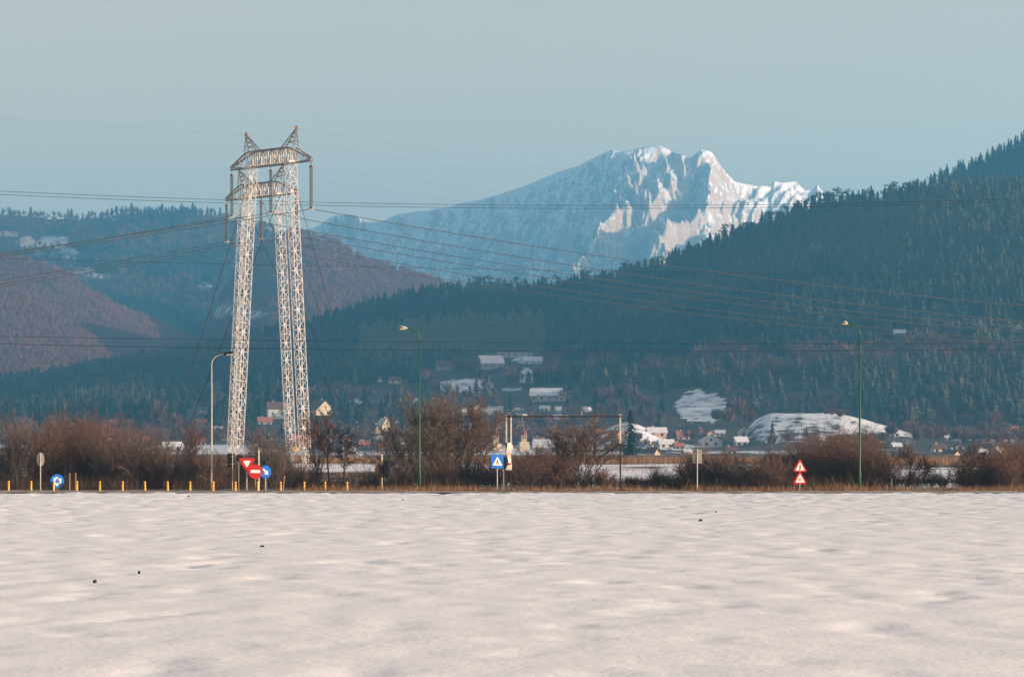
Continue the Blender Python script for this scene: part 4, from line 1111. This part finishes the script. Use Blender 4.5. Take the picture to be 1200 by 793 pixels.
# double triangles
Y = 205; t = thing('traffic_sign', 'two red bordered white warning triangles one above the other on one pole', 'traffic sign', at(937.3, Y), R(15))
post_(t, hz(545, Y), 'cream_post', .028)
for i, py_ in enumerate((546.0, 560.2)):
    pn = sign_panel(t, tri(.41, True, 0, -.06), 'red', hz(py_, Y)); face_piece(pn, [tri(.27, True, 0, -.07, .1)], 'white', -.038, 'face')
    if i == 0: face_piece(pn, [[(-.03, -.16), (.03, -.16), (.04, .02), (-.04, .02)], disc(.035, 8, 0, .05), [(-.08, -.18), (.08, -.18), (.08, -.155), (-.08, -.155)]], 'black', -.045)
    else: face_piece(pn, [[(-.10, -.17), (-.07, -.17), (-.03, .03), (-.06, .03)], [(.06, -.17), (.09, -.17), (.05, .03), (.02, .03)], disc(.03, 8, -.02, -.06)], 'black', -.045)
# height gauge
Y = 206; t = thing('height_gauge', 'tall steel height gauge frame, white above and rusty below, spanning the road', 'height gauge', at(598.5, Y), 0)
k = Y / F
def gx(px): return (px - 598.5) * k
def gpost(px, dy=0, top=486.5, split=518.5):
    H = hz(top, Y); hs = hz(split, Y)
    po = MB().box((gx(px), dy, hs / 2), (.085, .085, hs)).build('post', M['rust'], t)
    MB().box((gx(px), dy, (H + hs) / 2), (.083, .083, H - hs)).build('upper_post', M['white_paint'], po)
gpost(593.5, .3); gpost(599.0, 0); gpost(727.0, 0, 485, 519)
zt = hz(487.8, Y)
MB().box(((gx(599) + gx(727)) / 2, 0, zt), (gx(727) - gx(599) + .1, .10, .085)).build('cross_bar', M['rust'], t)
MB().box((gx(596.2), .15, zt), (.36, .09, .08), R(-50)).build('cross_bar', M['rust'], t)
MB().bar((gx(727), 0, hz(520, Y)), (gx(702), 2.6, hz(537, Y)), .035).build('brace', M['rust'], t)
for px_, h_ in ((682, 5.5), (725, 2.2)): MB().bar((gx(px_), 0, zt), (gx(px_), 0, zt + h_ * k), .018).build('pin', M['white_paint'], t)
for px_ in (612, 700): MB().bar((gx(px_), 0, zt), (gx(px_), 0, zt - 6 * k), .010).build('chain', M['white_paint'], t)
for z_ in (.5, .9, 2.6): MB().bar((gx(593.5), .3, z_), (gx(599), 0, z_), .022).build('rung', M['rust'], t)
bn = MB(); wv = []
nn = 14
for i in range(nn + 1):
    f_ = i / nn; z_ = hz(518.5 + f_ * 32, Y); wdt = .11 + .05 * math.sin(f_ * 7) + .03 * f_
    wv.append((z_, wdt, .03 * math.sin(f_ * 11)))
for z_, wdt, of in wv: bn.v += [Vector((gx(597) - wdt + of, -.08, z_)), Vector((gx(597) + wdt + of, -.02 + of, z_)), Vector((gx(597) + wdt + of, .01 + of, z_)), Vector((gx(597) - wdt + of, -.05, z_))]
for i in range(nn):
    for q in range(4): bn.f.append([i * 4 + q, i * 4 + (q + 1) % 4, i * 4 + 4 + (q + 1) % 4, i * 4 + 4 + q])
bn.f.append([0, 1, 2, 3]); bn.f.append([nn * 4 + i for i in range(4)][::-1])
o_ = bn.build('hanging_banner', M['white_paint'], None, at(598.5, Y)); tag(o_, 'narrow white cloth banner tied to the left posts of the height gauge', 'banner')
o_.location.y -= .04
mk = MB().box((gx(597.0), -.1, hz(543.5, Y)), (.16, .012, .10)).build('red_band', M['red'], o_)
# dark stump
t = MB().lathe([(.12, 0), (.13, .3), (.10, .52), (.12, .66), (.05, .72)], 9).build('marker_post', M['black'], None, at(1043.5, 206.5)); tag(t, 'short dark stub standing in the grass right of the far green lamp', 'post')
# wooden stakes
for i, (px_, h_) in enumerate(((81.7, .98), (88.6, 1.0))):
    t = MB().box((0, 0, h_ / 2), (.06, .06, h_), R(20), R(1.5)).build('wooden_stake', M['wood'], None, at(px_, 206)); tag(t, ['thin wooden stake nearest the roundabout sign', 'thin wooden stake right behind a yellow bollard'][i], 'stake')
t = MB().box((0, 0, .42), (.06, .06, .84), R(20), R(2), R(5)).build('wooden_stake', M['wood'], None, at(332.5, 206)); tag(t, 'leaning wooden stake beside a yellow bollard under the right pylon legs', 'stake')

# yellow bollards
def bollard(label, group):
    t = thing('bollard', label, 'bollard', group=group)
    MB().lathe([(.055, 0), (.055, .50), (.045, .54), (.0, .555)], 10).build('post', M['yellow'], t)
    MB().lathe([(.057, 0), (.057, .05)], 10, (0, 0, .40)).build('reflector_band', M['wood'], t)
    MB().lathe([(.09, 0), (.09, .03)], 10).build('base', M['dark_steel'], t)
    return t
gb = 'yellow bollards along the road edge'
bx = [10, 36.5, 63, 90, 117, 143.5, 170, 196.5, 222.8, 249.8, 276, 302.5, 329, 356.7, 381, 406.7]
b0 = None
for i, px_ in enumerate(bx):
    lb = 'yellow bollard, %s from the left in the roadside row' % ['first','second','third','fourth','fifth','sixth','seventh','eighth','ninth','tenth','eleventh','twelfth','thirteenth','fourteenth','fifteenth','last one'][i]
    loc = at(px_, 204.3 + .02 * i, .10 - .003 * i)
    if b0 is None: b0 = bollard(lb, gb); b0.location = loc
    else: q = dup(b0, loc, random.random(), label=lb); q.rotation_euler = (R(random.uniform(-2, 2)), R(random.uniform(-2, 2)), random.random())
# clods on the snow
for i, (px_, py_, s, lb) in enumerate(((307, 641, .09, 'dark earth clod lying on the snow, the middle one on the left'), (111, 682, .06, 'dark earth clod nearest the camera on the left'), (821, 610, .12, 'dark earth clod on the snow right of the middle'),
                                 (839, 600, .07, 'small dark clod just above and right of a bigger one'), (472, 586, .10, 'dark clod below the near green lamp'), (163, 671, .04, 'faint small clod between the two dark ones on the left'), (221, 582, .16, 'dark tuft of stubble near the left field edge'))):
    Yc = F * HC / (py_ - HY); m = MB()
    s *= .32; m.lathe([(s * .9, -.04), (s * 1.05, s * .2), (s * .7, s * .55), (s * .2, s * .75)], 9)
    for v in m.v: v.x *= 1.3 + .3 * random.random(); v.y += random.uniform(-.02, .02); v.z += random.uniform(-.01, .01)
    o_ = m.build('earth_clod', M['clod'], None, ((px_ - 600) / F * Yc, Yc, .02)); tag(o_, lb, 'clod')

# ---------------------------------------------------------- bare shrubs and trees near the road
def grow(rng, mode):
    """returns thick and thin segments: (p0, p1, r0, r1); overall height about 1"""
    thick = []; thin = []
    def seg(p, d, L_, r, lvl, maxl):
        n = 4 if lvl == 0 else 3
        q = p.copy()
        for i in range(n):
            jit = rng.normal(size=3) * (.10 if lvl == 0 else .20)
            d2 = d + jit + np.array([0, 0, .06]); d2 /= np.linalg.norm(d2)
            q2 = q + d2 * L_ / n
            ra = r * (1 - .55 * i / n); rb = r * (1 - .55 * (i + 1) / n)
            (thick if lvl <= tl else thin).append((q, q2, ra, rb))
            if lvl < maxl:
                kids = kidn[lvl]
                for c in range(kids):
                    a = rng.random() * 6.283; sp_ = spread * (.6 + .8 * rng.random())
                    o1 = np.cross(d2, [math.cos(a), math.sin(a), .3]); o1 /= np.linalg.norm(o1) + 1e-9
                    nd = d2 * math.cos(sp_) + o1 * math.sin(sp_); 
                    if lvl > 0 or i > first: seg(q2, nd, L_ * shrink * (.7 + .6 * rng.random()), rb * .62, lvl + 1, maxl)
            q = q2; d = d2
    if mode == 'shrub':
        tl = 0; kidn = [2, 2]; spread = .45; shrink = .42; first = -1
        for s in range(34):
            a = rng.random() * 6.283; rr = .16 * rng.random() ** .5; le = .25 + .75 * rng.random() ** .6
            lean = .55 * rng.random() ** .8
            seg(np.array([rr * math.cos(a), rr * math.sin(a), 0.]), np.array([math.cos(a) * lean, math.sin(a) * lean, 1.]), le * .80, .0055, 0, 2)
    elif mode == 'round':
        tl = 0; kidn = [2, 3]; spread = .55; shrink = .45; first = -1
        for s in range(26):
            a = rng.random() * 6.283; rr = .12 * rng.random() ** .5
            lean = 1.0 * rng.random() ** .6
            seg(np.array([rr * math.cos(a), rr * math.sin(a), 0.]), np.array([math.cos(a) * lean, math.sin(a) * lean, 1.]), .50 + .3 * rng.random(), .006, 0, 2)
    elif mode == 'multi':
        tl = 1; kidn = [2, 2, 2]; spread = .42; shrink = .50; first = 0
        for s in range(8):
            a = s * .785 + rng.random() * .4; lean = .25 + .5 * rng.random()
            seg(np.array([.02 * math.cos(a), .02 * math.sin(a), 0.]), np.array([math.cos(a) * lean, math.sin(a) * lean, 1.]), .75 + .15 * rng.random(), .011, 0, 3)
    elif mode == 'tree':
        tl = 1; kidn = [3, 2, 2, 2]; spread = .55; shrink = .50; first = 0
        seg(np.zeros(3), np.array([.03, 0, 1.]), .86, .018, 0, 4)
    elif mode == 'poplar':
        tl = 1; kidn = [3, 2, 2]; spread = .36; shrink = .40; first = -1
        for s in range(3):
            a = s * 2.1; seg(np.array([.02 * math.cos(a), .02 * math.sin(a), 0.]), np.array([.12 * math.cos(a), .12 * math.sin(a), 1.]), .90 + .1 * rng.random(), .012, 0, 3)
    return thick, thin
def seg_mesh(name, segs, m, rmin):
    A = np.array([s[0] for s in segs]); B = np.array([s[1] for s in segs]); ra = np.maximum([s[2] for s in segs], rmin); rb = np.maximum([s[3] for s in segs], rmin * .8)
    d = B - A; d /= np.linalg.norm(d, axis=1)[:, None] + 1e-9
    up = np.where(np.abs(d[:, 2:3]) > .9, [[1., 0, 0]], [[0, 0, 1.]])
    a = np.cross(d, up); a /= np.linalg.norm(a, axis=1)[:, None]; b = np.cross(d, a)
    V = []
    for P0, r_ in ((A, ra), (B, rb)):
        for k in range(3):
            t = 2.0944 * k; V.append(P0 + (a * math.cos(t) + b * math.sin(t)) * r_[:, None])
    V = np.stack(V, 1).reshape(-1, 3); n = len(segs); base = (np.arange(n) * 6)[:, None]
    Fq = np.concatenate([base + np.array([[k, (k + 1) % 3, 3 + (k + 1) % 3, 3 + k]]) for k in range(3)])
    return np_mesh(name, V, Fq, m)
protos = {}
def plant(kind, v, mt, H, loc, label, cat, group=None, sx=1.0, name=None):
    """one plant: an Empty with its stems and its twigs; meshes are shared between copies"""
    key = (kind, v)
    if key not in protos:
        rng = np.random.default_rng(900 + v * 17 + len(kind))
        th, tn = grow(rng, kind)
        zz = sorted(q[1][2] for q in th + tn); zt = zz[int(len(zz) * .985)]
        th = [(a / zt, b / zt, c, d) for a, b, c, d in th]; tn = [(a / zt, b / zt, c, d) for a, b, c, d in tn]
        protos[key] = (th, tn, {})
    th, tn, cache = protos[key]
    hk = round(H / 1.5)
    ck = (mt, hk)
    if ck not in cache:
        r_ = .007 / H * (1.0 if H < 4 else 1.5)
        cache[ck] = (seg_mesh('trunk', th, M['bark'], r_ * 1.8), seg_mesh('crown', tn, M[mt], r_))
    t = thing(name, label, cat, loc, random.uniform(0, 6.28), group)
    t.scale = (H * sx, H * sx, H)
    link('trunk' if kind in ('tree', 'poplar') else 'stems', cache[ck][0], t); link('crown' if kind in ('tree', 'poplar') else 'twigs', cache[ck][1], t)
    return t
def ordn(n): return {1: 'first', 2: 'second', 3: 'third', 4: 'fourth', 5: 'fifth', 6: 'sixth', 7: 'seventh', 8: 'eighth', 9: 'ninth', 10: 'tenth'}.get(n, '%d%s' % (n, {1: 'st', 2: 'nd', 3: 'rd'}.get(n % 10, 'th') if n not in (11, 12, 13) else 'th'))
CL = {}
def number_clumps():
    for lb, lst in CL.items():
        lst.sort(key=lambda q: q[0])
        hs = sorted(q[2] for q in lst); mid = hs[len(hs) // 2]
        for i, (a, o_, H, mt) in enumerate(lst):
            o_['label'] = '%s %s leafless shrub, %s from the left %s' % ('tall' if H > mid else 'low', {'twig': 'brown', 'twig_red': 'reddish', 'twig_grey': 'greyish'}[mt], ordn(i + 1), lb)
def GY(px, Y): x = (px - 600) / F * Y; return Vector((x, Y, float(ground(x, Y)) - .05))
gS = 'brown leafless shrubs along the road'
def sh(px, Y, H, v, mt='twig', sx=1.0, lb='brown leafless shrub in the thicket along the road', kind='shrub', grp=gS, name='bare_shrub', cat='shrub'):
    o_ = plant(kind, v, mt, H, GY(px, Y), 'leafless shrub', cat, grp, sx, name); CL.setdefault(lb, []).append((px, o_, H, mt)); return o_
k = 216 / F
# left thicket, px 0..240
LB_L = 'in the thicket behind the yellow bollards'
for i, (a, hp, mt) in enumerate([(-6, 70, 'twig_grey'), (8, 78, 'twig_grey'), (22, 80, 'twig_grey'), (36, 84, 'twig'), (50, 82, 'twig_grey'), (62, 74, 'twig_red'), (74, 86, 'twig_red'), (84, 88, 'twig_red'), (94, 90, 'twig_red'), (104, 86, 'twig_red'),
                                 (113, 76, 'twig_red'), (124, 66, 'twig_grey'), (136, 62, 'twig'), (146, 72, 'twig_grey'), (156, 78, 'twig'), (164, 76, 'twig'), (174, 62, 'twig_grey'), (186, 54, 'twig'), (196, 48, 'twig_grey'), (208, 46, 'twig'),
                                 (16, 40, 'twig'), (44, 44, 'twig_red'), (70, 40, 'twig'), (98, 46, 'twig_red'), (130, 44, 'twig'), (160, 46, 'twig_grey'), (190, 36, 'twig'), (216, 38, 'twig'), (228, 42, 'twig_grey'), (234, 36, 'twig'), (244, 44, 'twig')]):
    Yv = 222 + random.uniform(-2, 14); sh(a, Yv, hp * random.choice((.72, .85, .95, 1.0)) * Yv / F, i % 5, mt, .8, LB_L, kind='shrub' if i % 3 else 'round')
for i, a in enumerate((218, 226, 222)): plant('poplar', i % 2, 'twig_red', (66, 74, 60)[i] * 232 / F, GY(a, 232), ['slim reddish leafless tree just left of the grey lamp', 'tallest slim reddish leafless tree left of the grey lamp', 'shorter slim reddish tree between two taller ones left of the grey lamp'][i], 'tree', None, .8, 'bare_tree')
# px 250..350 under the pylons
LB_P = 'in the scrub below the two pylons'
for i, (a, hp, mt) in enumerate([(256, 34, 'twig'), (266, 40, 'twig_red'), (276, 34, 'twig'), (286, 30, 'twig'), (300, 50, 'twig_grey'), (310, 62, 'twig_grey'), (318, 66, 'twig_grey'), (326, 54, 'twig_grey'), (336, 34, 'twig'), (346, 27, 'twig_grey'), (322, 40, 'twig'), (354, 26, 'twig'), (366, 28, 'twig'), (295, 26, 'twig')]):
    Yv = 222 + random.uniform(-2, 14); sh(a, Yv, hp * Yv / F, i % 5, mt, .9, LB_P, grp='shrubs below the pylons')
# round tree px 365..412
plant('tree', 0, 'twig_red', 88 * 232 / F, GY(386, 232), 'round reddish leafless tree just right of the right pylon legs', 'tree', None, .95, 'bare_tree')
plant('tree', 1, 'twig', 60 * 226 / F, GY(402, 226), 'smaller leafless tree under the right side of the round reddish one', 'tree', None, .8, 'bare_tree')
plant('poplar', 1, 'twig_red', 78 * 236 / F, GY(374, 236), 'upright leafless tree between pylon legs and round reddish tree', 'tree', None, .9, 'bare_tree')
# big tree px 450..560
BT = [(503, 106, 'tree', 2, 'twig_grey', 'big many branched leafless tree directly behind the near green lamp'), (520, 112, 'multi', 0, 'twig_grey', 'tallest leafless tree right of the near green lamp'), (536, 104, 'tree', 3, 'twig', 'leafless tree at the right of the big clump, wide crown'),
      (480, 88, 'multi', 1, 'twig_grey', 'grey leafless tree leaning left of the near green lamp'), (550, 78, 'multi', 2, 'twig', 'small leafless tree at the right end of the big clump'), (466, 66, 'multi', 3, 'twig_grey', 'low grey leafless tree at the left end of the big clump'), (512, 96, 'poplar', 0, 'twig_red', 'upright reddish leafless tree inside the big clump')]
for a, hp, kd, v, mt, lb in BT: Yv = 224 + random.uniform(0, 10); plant(kd, v, mt, hp * Yv / F, GY(a, Yv), lb, 'tree', None, 1.0 if kd != 'tree' else 1.05, 'bare_tree')
LB_B = 'at the foot of the big tree clump'
for i, a in enumerate((455, 472, 486, 498, 508, 520, 532, 544, 556, 566, 428, 440, 412)):
    Yv = 219 + random.uniform(-2, 8); sh(a, Yv, random.choice((26, 34, 40)) * Yv / F * (.6 if a < 445 else 1), i % 5, 'twig' if i % 2 else 'twig_grey', 1.1, LB_B, grp='shrubs at the big clump')
# px 575..740
plant('multi', 4, 'twig', 82 * 222 / F, GY(684, 222), 'many stemmed bush tree framed by the height gauge', 'tree', None, 1.15, 'bare_tree')
plant('multi', 1, 'twig_grey', 74 * 224 / F, GY(668, 224), 'grey leafless bush tree left of the many stemmed one', 'tree', None, .9, 'bare_tree')
LB_G = 'around the foot of the height gauge'
for i, (a, hp) in enumerate([(578, 34), (588, 30), (608, 34), (616, 42), (626, 46), (636, 44), (646, 42), (656, 36), (668, 32), (694, 24), (708, 22), (722, 16), (741, 15), (756, 13)]):
    Yv = 218 + random.uniform(-2, 6); sh(a, Yv, hp * Yv / F, i % 5, 'twig_red' if i % 3 else 'twig', 1.2, LB_G, kind='round' if i % 2 else 'shrub', grp='shrubs at the height gauge')
# hedge px 800..935
LB_H = 'in the hedge before the warning triangles'
for i, a in enumerate(range(768, 938, 9)):
    hp = 34 + 9 * math.sin(a / 13.0) + random.uniform(-3, 5) - (14 if a < 800 else 0)
    Yv = 218 + random.uniform(-2, 8); sh(a, Yv, hp * Yv / F, i % 5, ('twig', 'twig_red', 'twig_grey')[i % 3], 1.25, LB_H, kind='round' if i % 2 else 'shrub', grp='shrubs of the dense hedge')
# big bush px 935..1040
LB_R = 'in the clump around the far green lamp'
for i, (a, hp) in enumerate([(946, 50), (956, 58), (966, 64), (976, 66), (986, 64), (996, 66), (1006, 64), (1016, 58), (1026, 50), (1034, 36), (942, 34), (960, 38), (982, 40), (1002, 40), (1020, 38)]):
    Yv = 220 + random.uniform(-2, 12); sh(a, Yv, hp * Yv / F, i % 5, 'twig_red' if i % 4 else 'twig', 1.0, LB_R, kind='round' if i % 2 else 'shrub', grp='shrubs around the far green lamp')
# right
for a, hp, v, lb in ((1068, 52, 1, 'small round leafless tree in the snow gap right of the far green lamp'), (1134, 56, 0, 'small leafless tree midway between lamp and right edge'), (1078, 38, 3, 'lowest little leafless tree in the snow gap on the right')):
    plant('tree', v, 'twig_red' if v != 3 else 'twig', hp * 222 / F, GY(a, 222), lb, 'tree', None, 1.0, 'bare_tree')
LB_E = 'in the scrub near the right edge'
for i, (a, hp) in enumerate([(1046, 16), (1060, 24), (1074, 20), (1088, 22), (1104, 18), (1124, 26), (1136, 34), (1148, 30), (1160, 38), (1168, 44), (1178, 52), (1188, 56), (1196, 60), (1206, 58), (1182, 36), (1170, 30)]):
    Yv = 218 + random.uniform(-2, 8); sh(a, Yv, hp * Yv / F, i % 5, 'twig_red' if i % 3 else 'twig', 1.1, LB_E, kind='round' if i % 2 else 'shrub', grp='shrubs near the right edge')

number_clumps()
# ---------------------------------------------------------- stuff: dry grass, brush, reeds
def blades(name, label, x, y, z, h, w_, tone, m, lean=.35, cat='grass'):
    n = len(x); a = RNG.random(n) * 6.283; c = np.cos(a); s = np.sin(a)
    l1_ = RNG.normal(size=n) * lean * h; l2_ = RNG.normal(size=n) * lean * h
    V = np.stack([np.stack([x - c * w_, y - s * w_, z], -1), np.stack([x + c * w_, y + s * w_, z], -1), np.stack([x + l1_, y + l2_, z + h], -1)], 1).reshape(-1, 3)
    Fq = np.arange(3 * n).reshape(n, 3)
    o_ = link(name, np_mesh(name, V, Fq, m, {'tone': np.repeat(tone, 3)})); tag(o_, label, cat, kind='stuff')
n = 42000
x = (RNG.random(n) - .5) * 66; y = 203.8 + 3 * RNG.random(n) ** 1.0
den = np.clip(.25 + fbm(x / 3, y / 2, 3, 401) * 1.5 + np.clip((x + 13) / 8, 0, 1) * .6, 0.02, 1); kk = RNG.random(n) < den
x = x[kk]; y = y[kk]
hmul = np.where(x < -12, .35, 1.0)
blades('dry_grass', 'dry tan grass and weeds along the field edge', x, y, 0 * x + .04, (.10 + .32 * RNG.random(len(x)) ** 2) * (1 + .8 * np.clip(fbm(x / 2.5, y, 2, 402), 0, 1)) * hmul, .010, RNG.random(len(x)) * .9, M['grass'])
n = 110000
x = (RNG.random(n) - .5) * 76; y = 215 + 24 * RNG.random(n)
px_ = 600 + F * x / y
den = .30 + fbm(x / 4, y / 6, 3, 411) * 1.2 + .45 * (px_ < 260) + .55 * ((px_ > 800) & (px_ < 1035)) - .3 * ((px_ > 400) & (px_ < 470)) - .5 * ((px_ > 1035) & (px_ < 1150)) - .45 * ((px_ > 560) & (px_ < 605)) - .5 * ((px_ > 690) & (px_ < 800))
kk = RNG.random(n) < np.clip(den, .02, 1); x = x[kk]; y = y[kk]
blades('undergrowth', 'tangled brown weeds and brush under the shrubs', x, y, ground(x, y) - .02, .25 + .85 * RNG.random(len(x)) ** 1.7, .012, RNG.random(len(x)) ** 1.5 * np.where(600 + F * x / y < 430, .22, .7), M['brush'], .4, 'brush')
n = 60000
x = (RNG.random(n) - .5) * 300; y = 560 + 70 * RNG.random(n)
kk = (fbm(x / 30, y / 30, 2, 421) > -.5); x = x[kk]; y = y[kk]
blades('reeds', 'band of brown reeds at the far end of the snowy meadow', x, y, ground(x, y) - .05, .7 + .9 * RNG.random(len(x)), .035, RNG.random(len(x)), M['reed'], .12, 'reeds')
n = 20000
x = (RNG.random(n) - .5) * 150; y = 260 + 280 * RNG.random(n)
kk = (fbm(x / 12, y / 30, 3, 431) > .12); x = x[kk]; y = y[kk]
blades('meadow_tufts', 'dry tufts poking through the snowy meadow', x, y, ground(x, y) - .02, .2 + .5 * RNG.random(len(x)), .02, RNG.random(len(x)), M['grass'], .3)

# ---------------------------------------------------------- haze
hb = MB(); hb.box((0, 6600, 448), (26000, 13600, 906)); o_ = hb.build('haze', bpy.data.materials.new('haze'))
hm = o_.data.materials[0]; hm.use_nodes = True; N = hm.node_tree.nodes; L = hm.node_tree.links
for nd in list(N): N.remove(nd)
out = N.new('ShaderNodeOutputMaterial'); pv = N.new('ShaderNodeVolumePrincipled')
pv.inputs['Density'].default_value = HAZE_DENSITY; pv.inputs['Color'].default_value = (*HAZE_COLOR, 1); pv.inputs['Anisotropy'].default_value = 0.3
L.new(pv.outputs[0], out.inputs['Volume'])
tag(o_, 'thin blue evening haze over the whole valley', 'haze', kind='stuff')
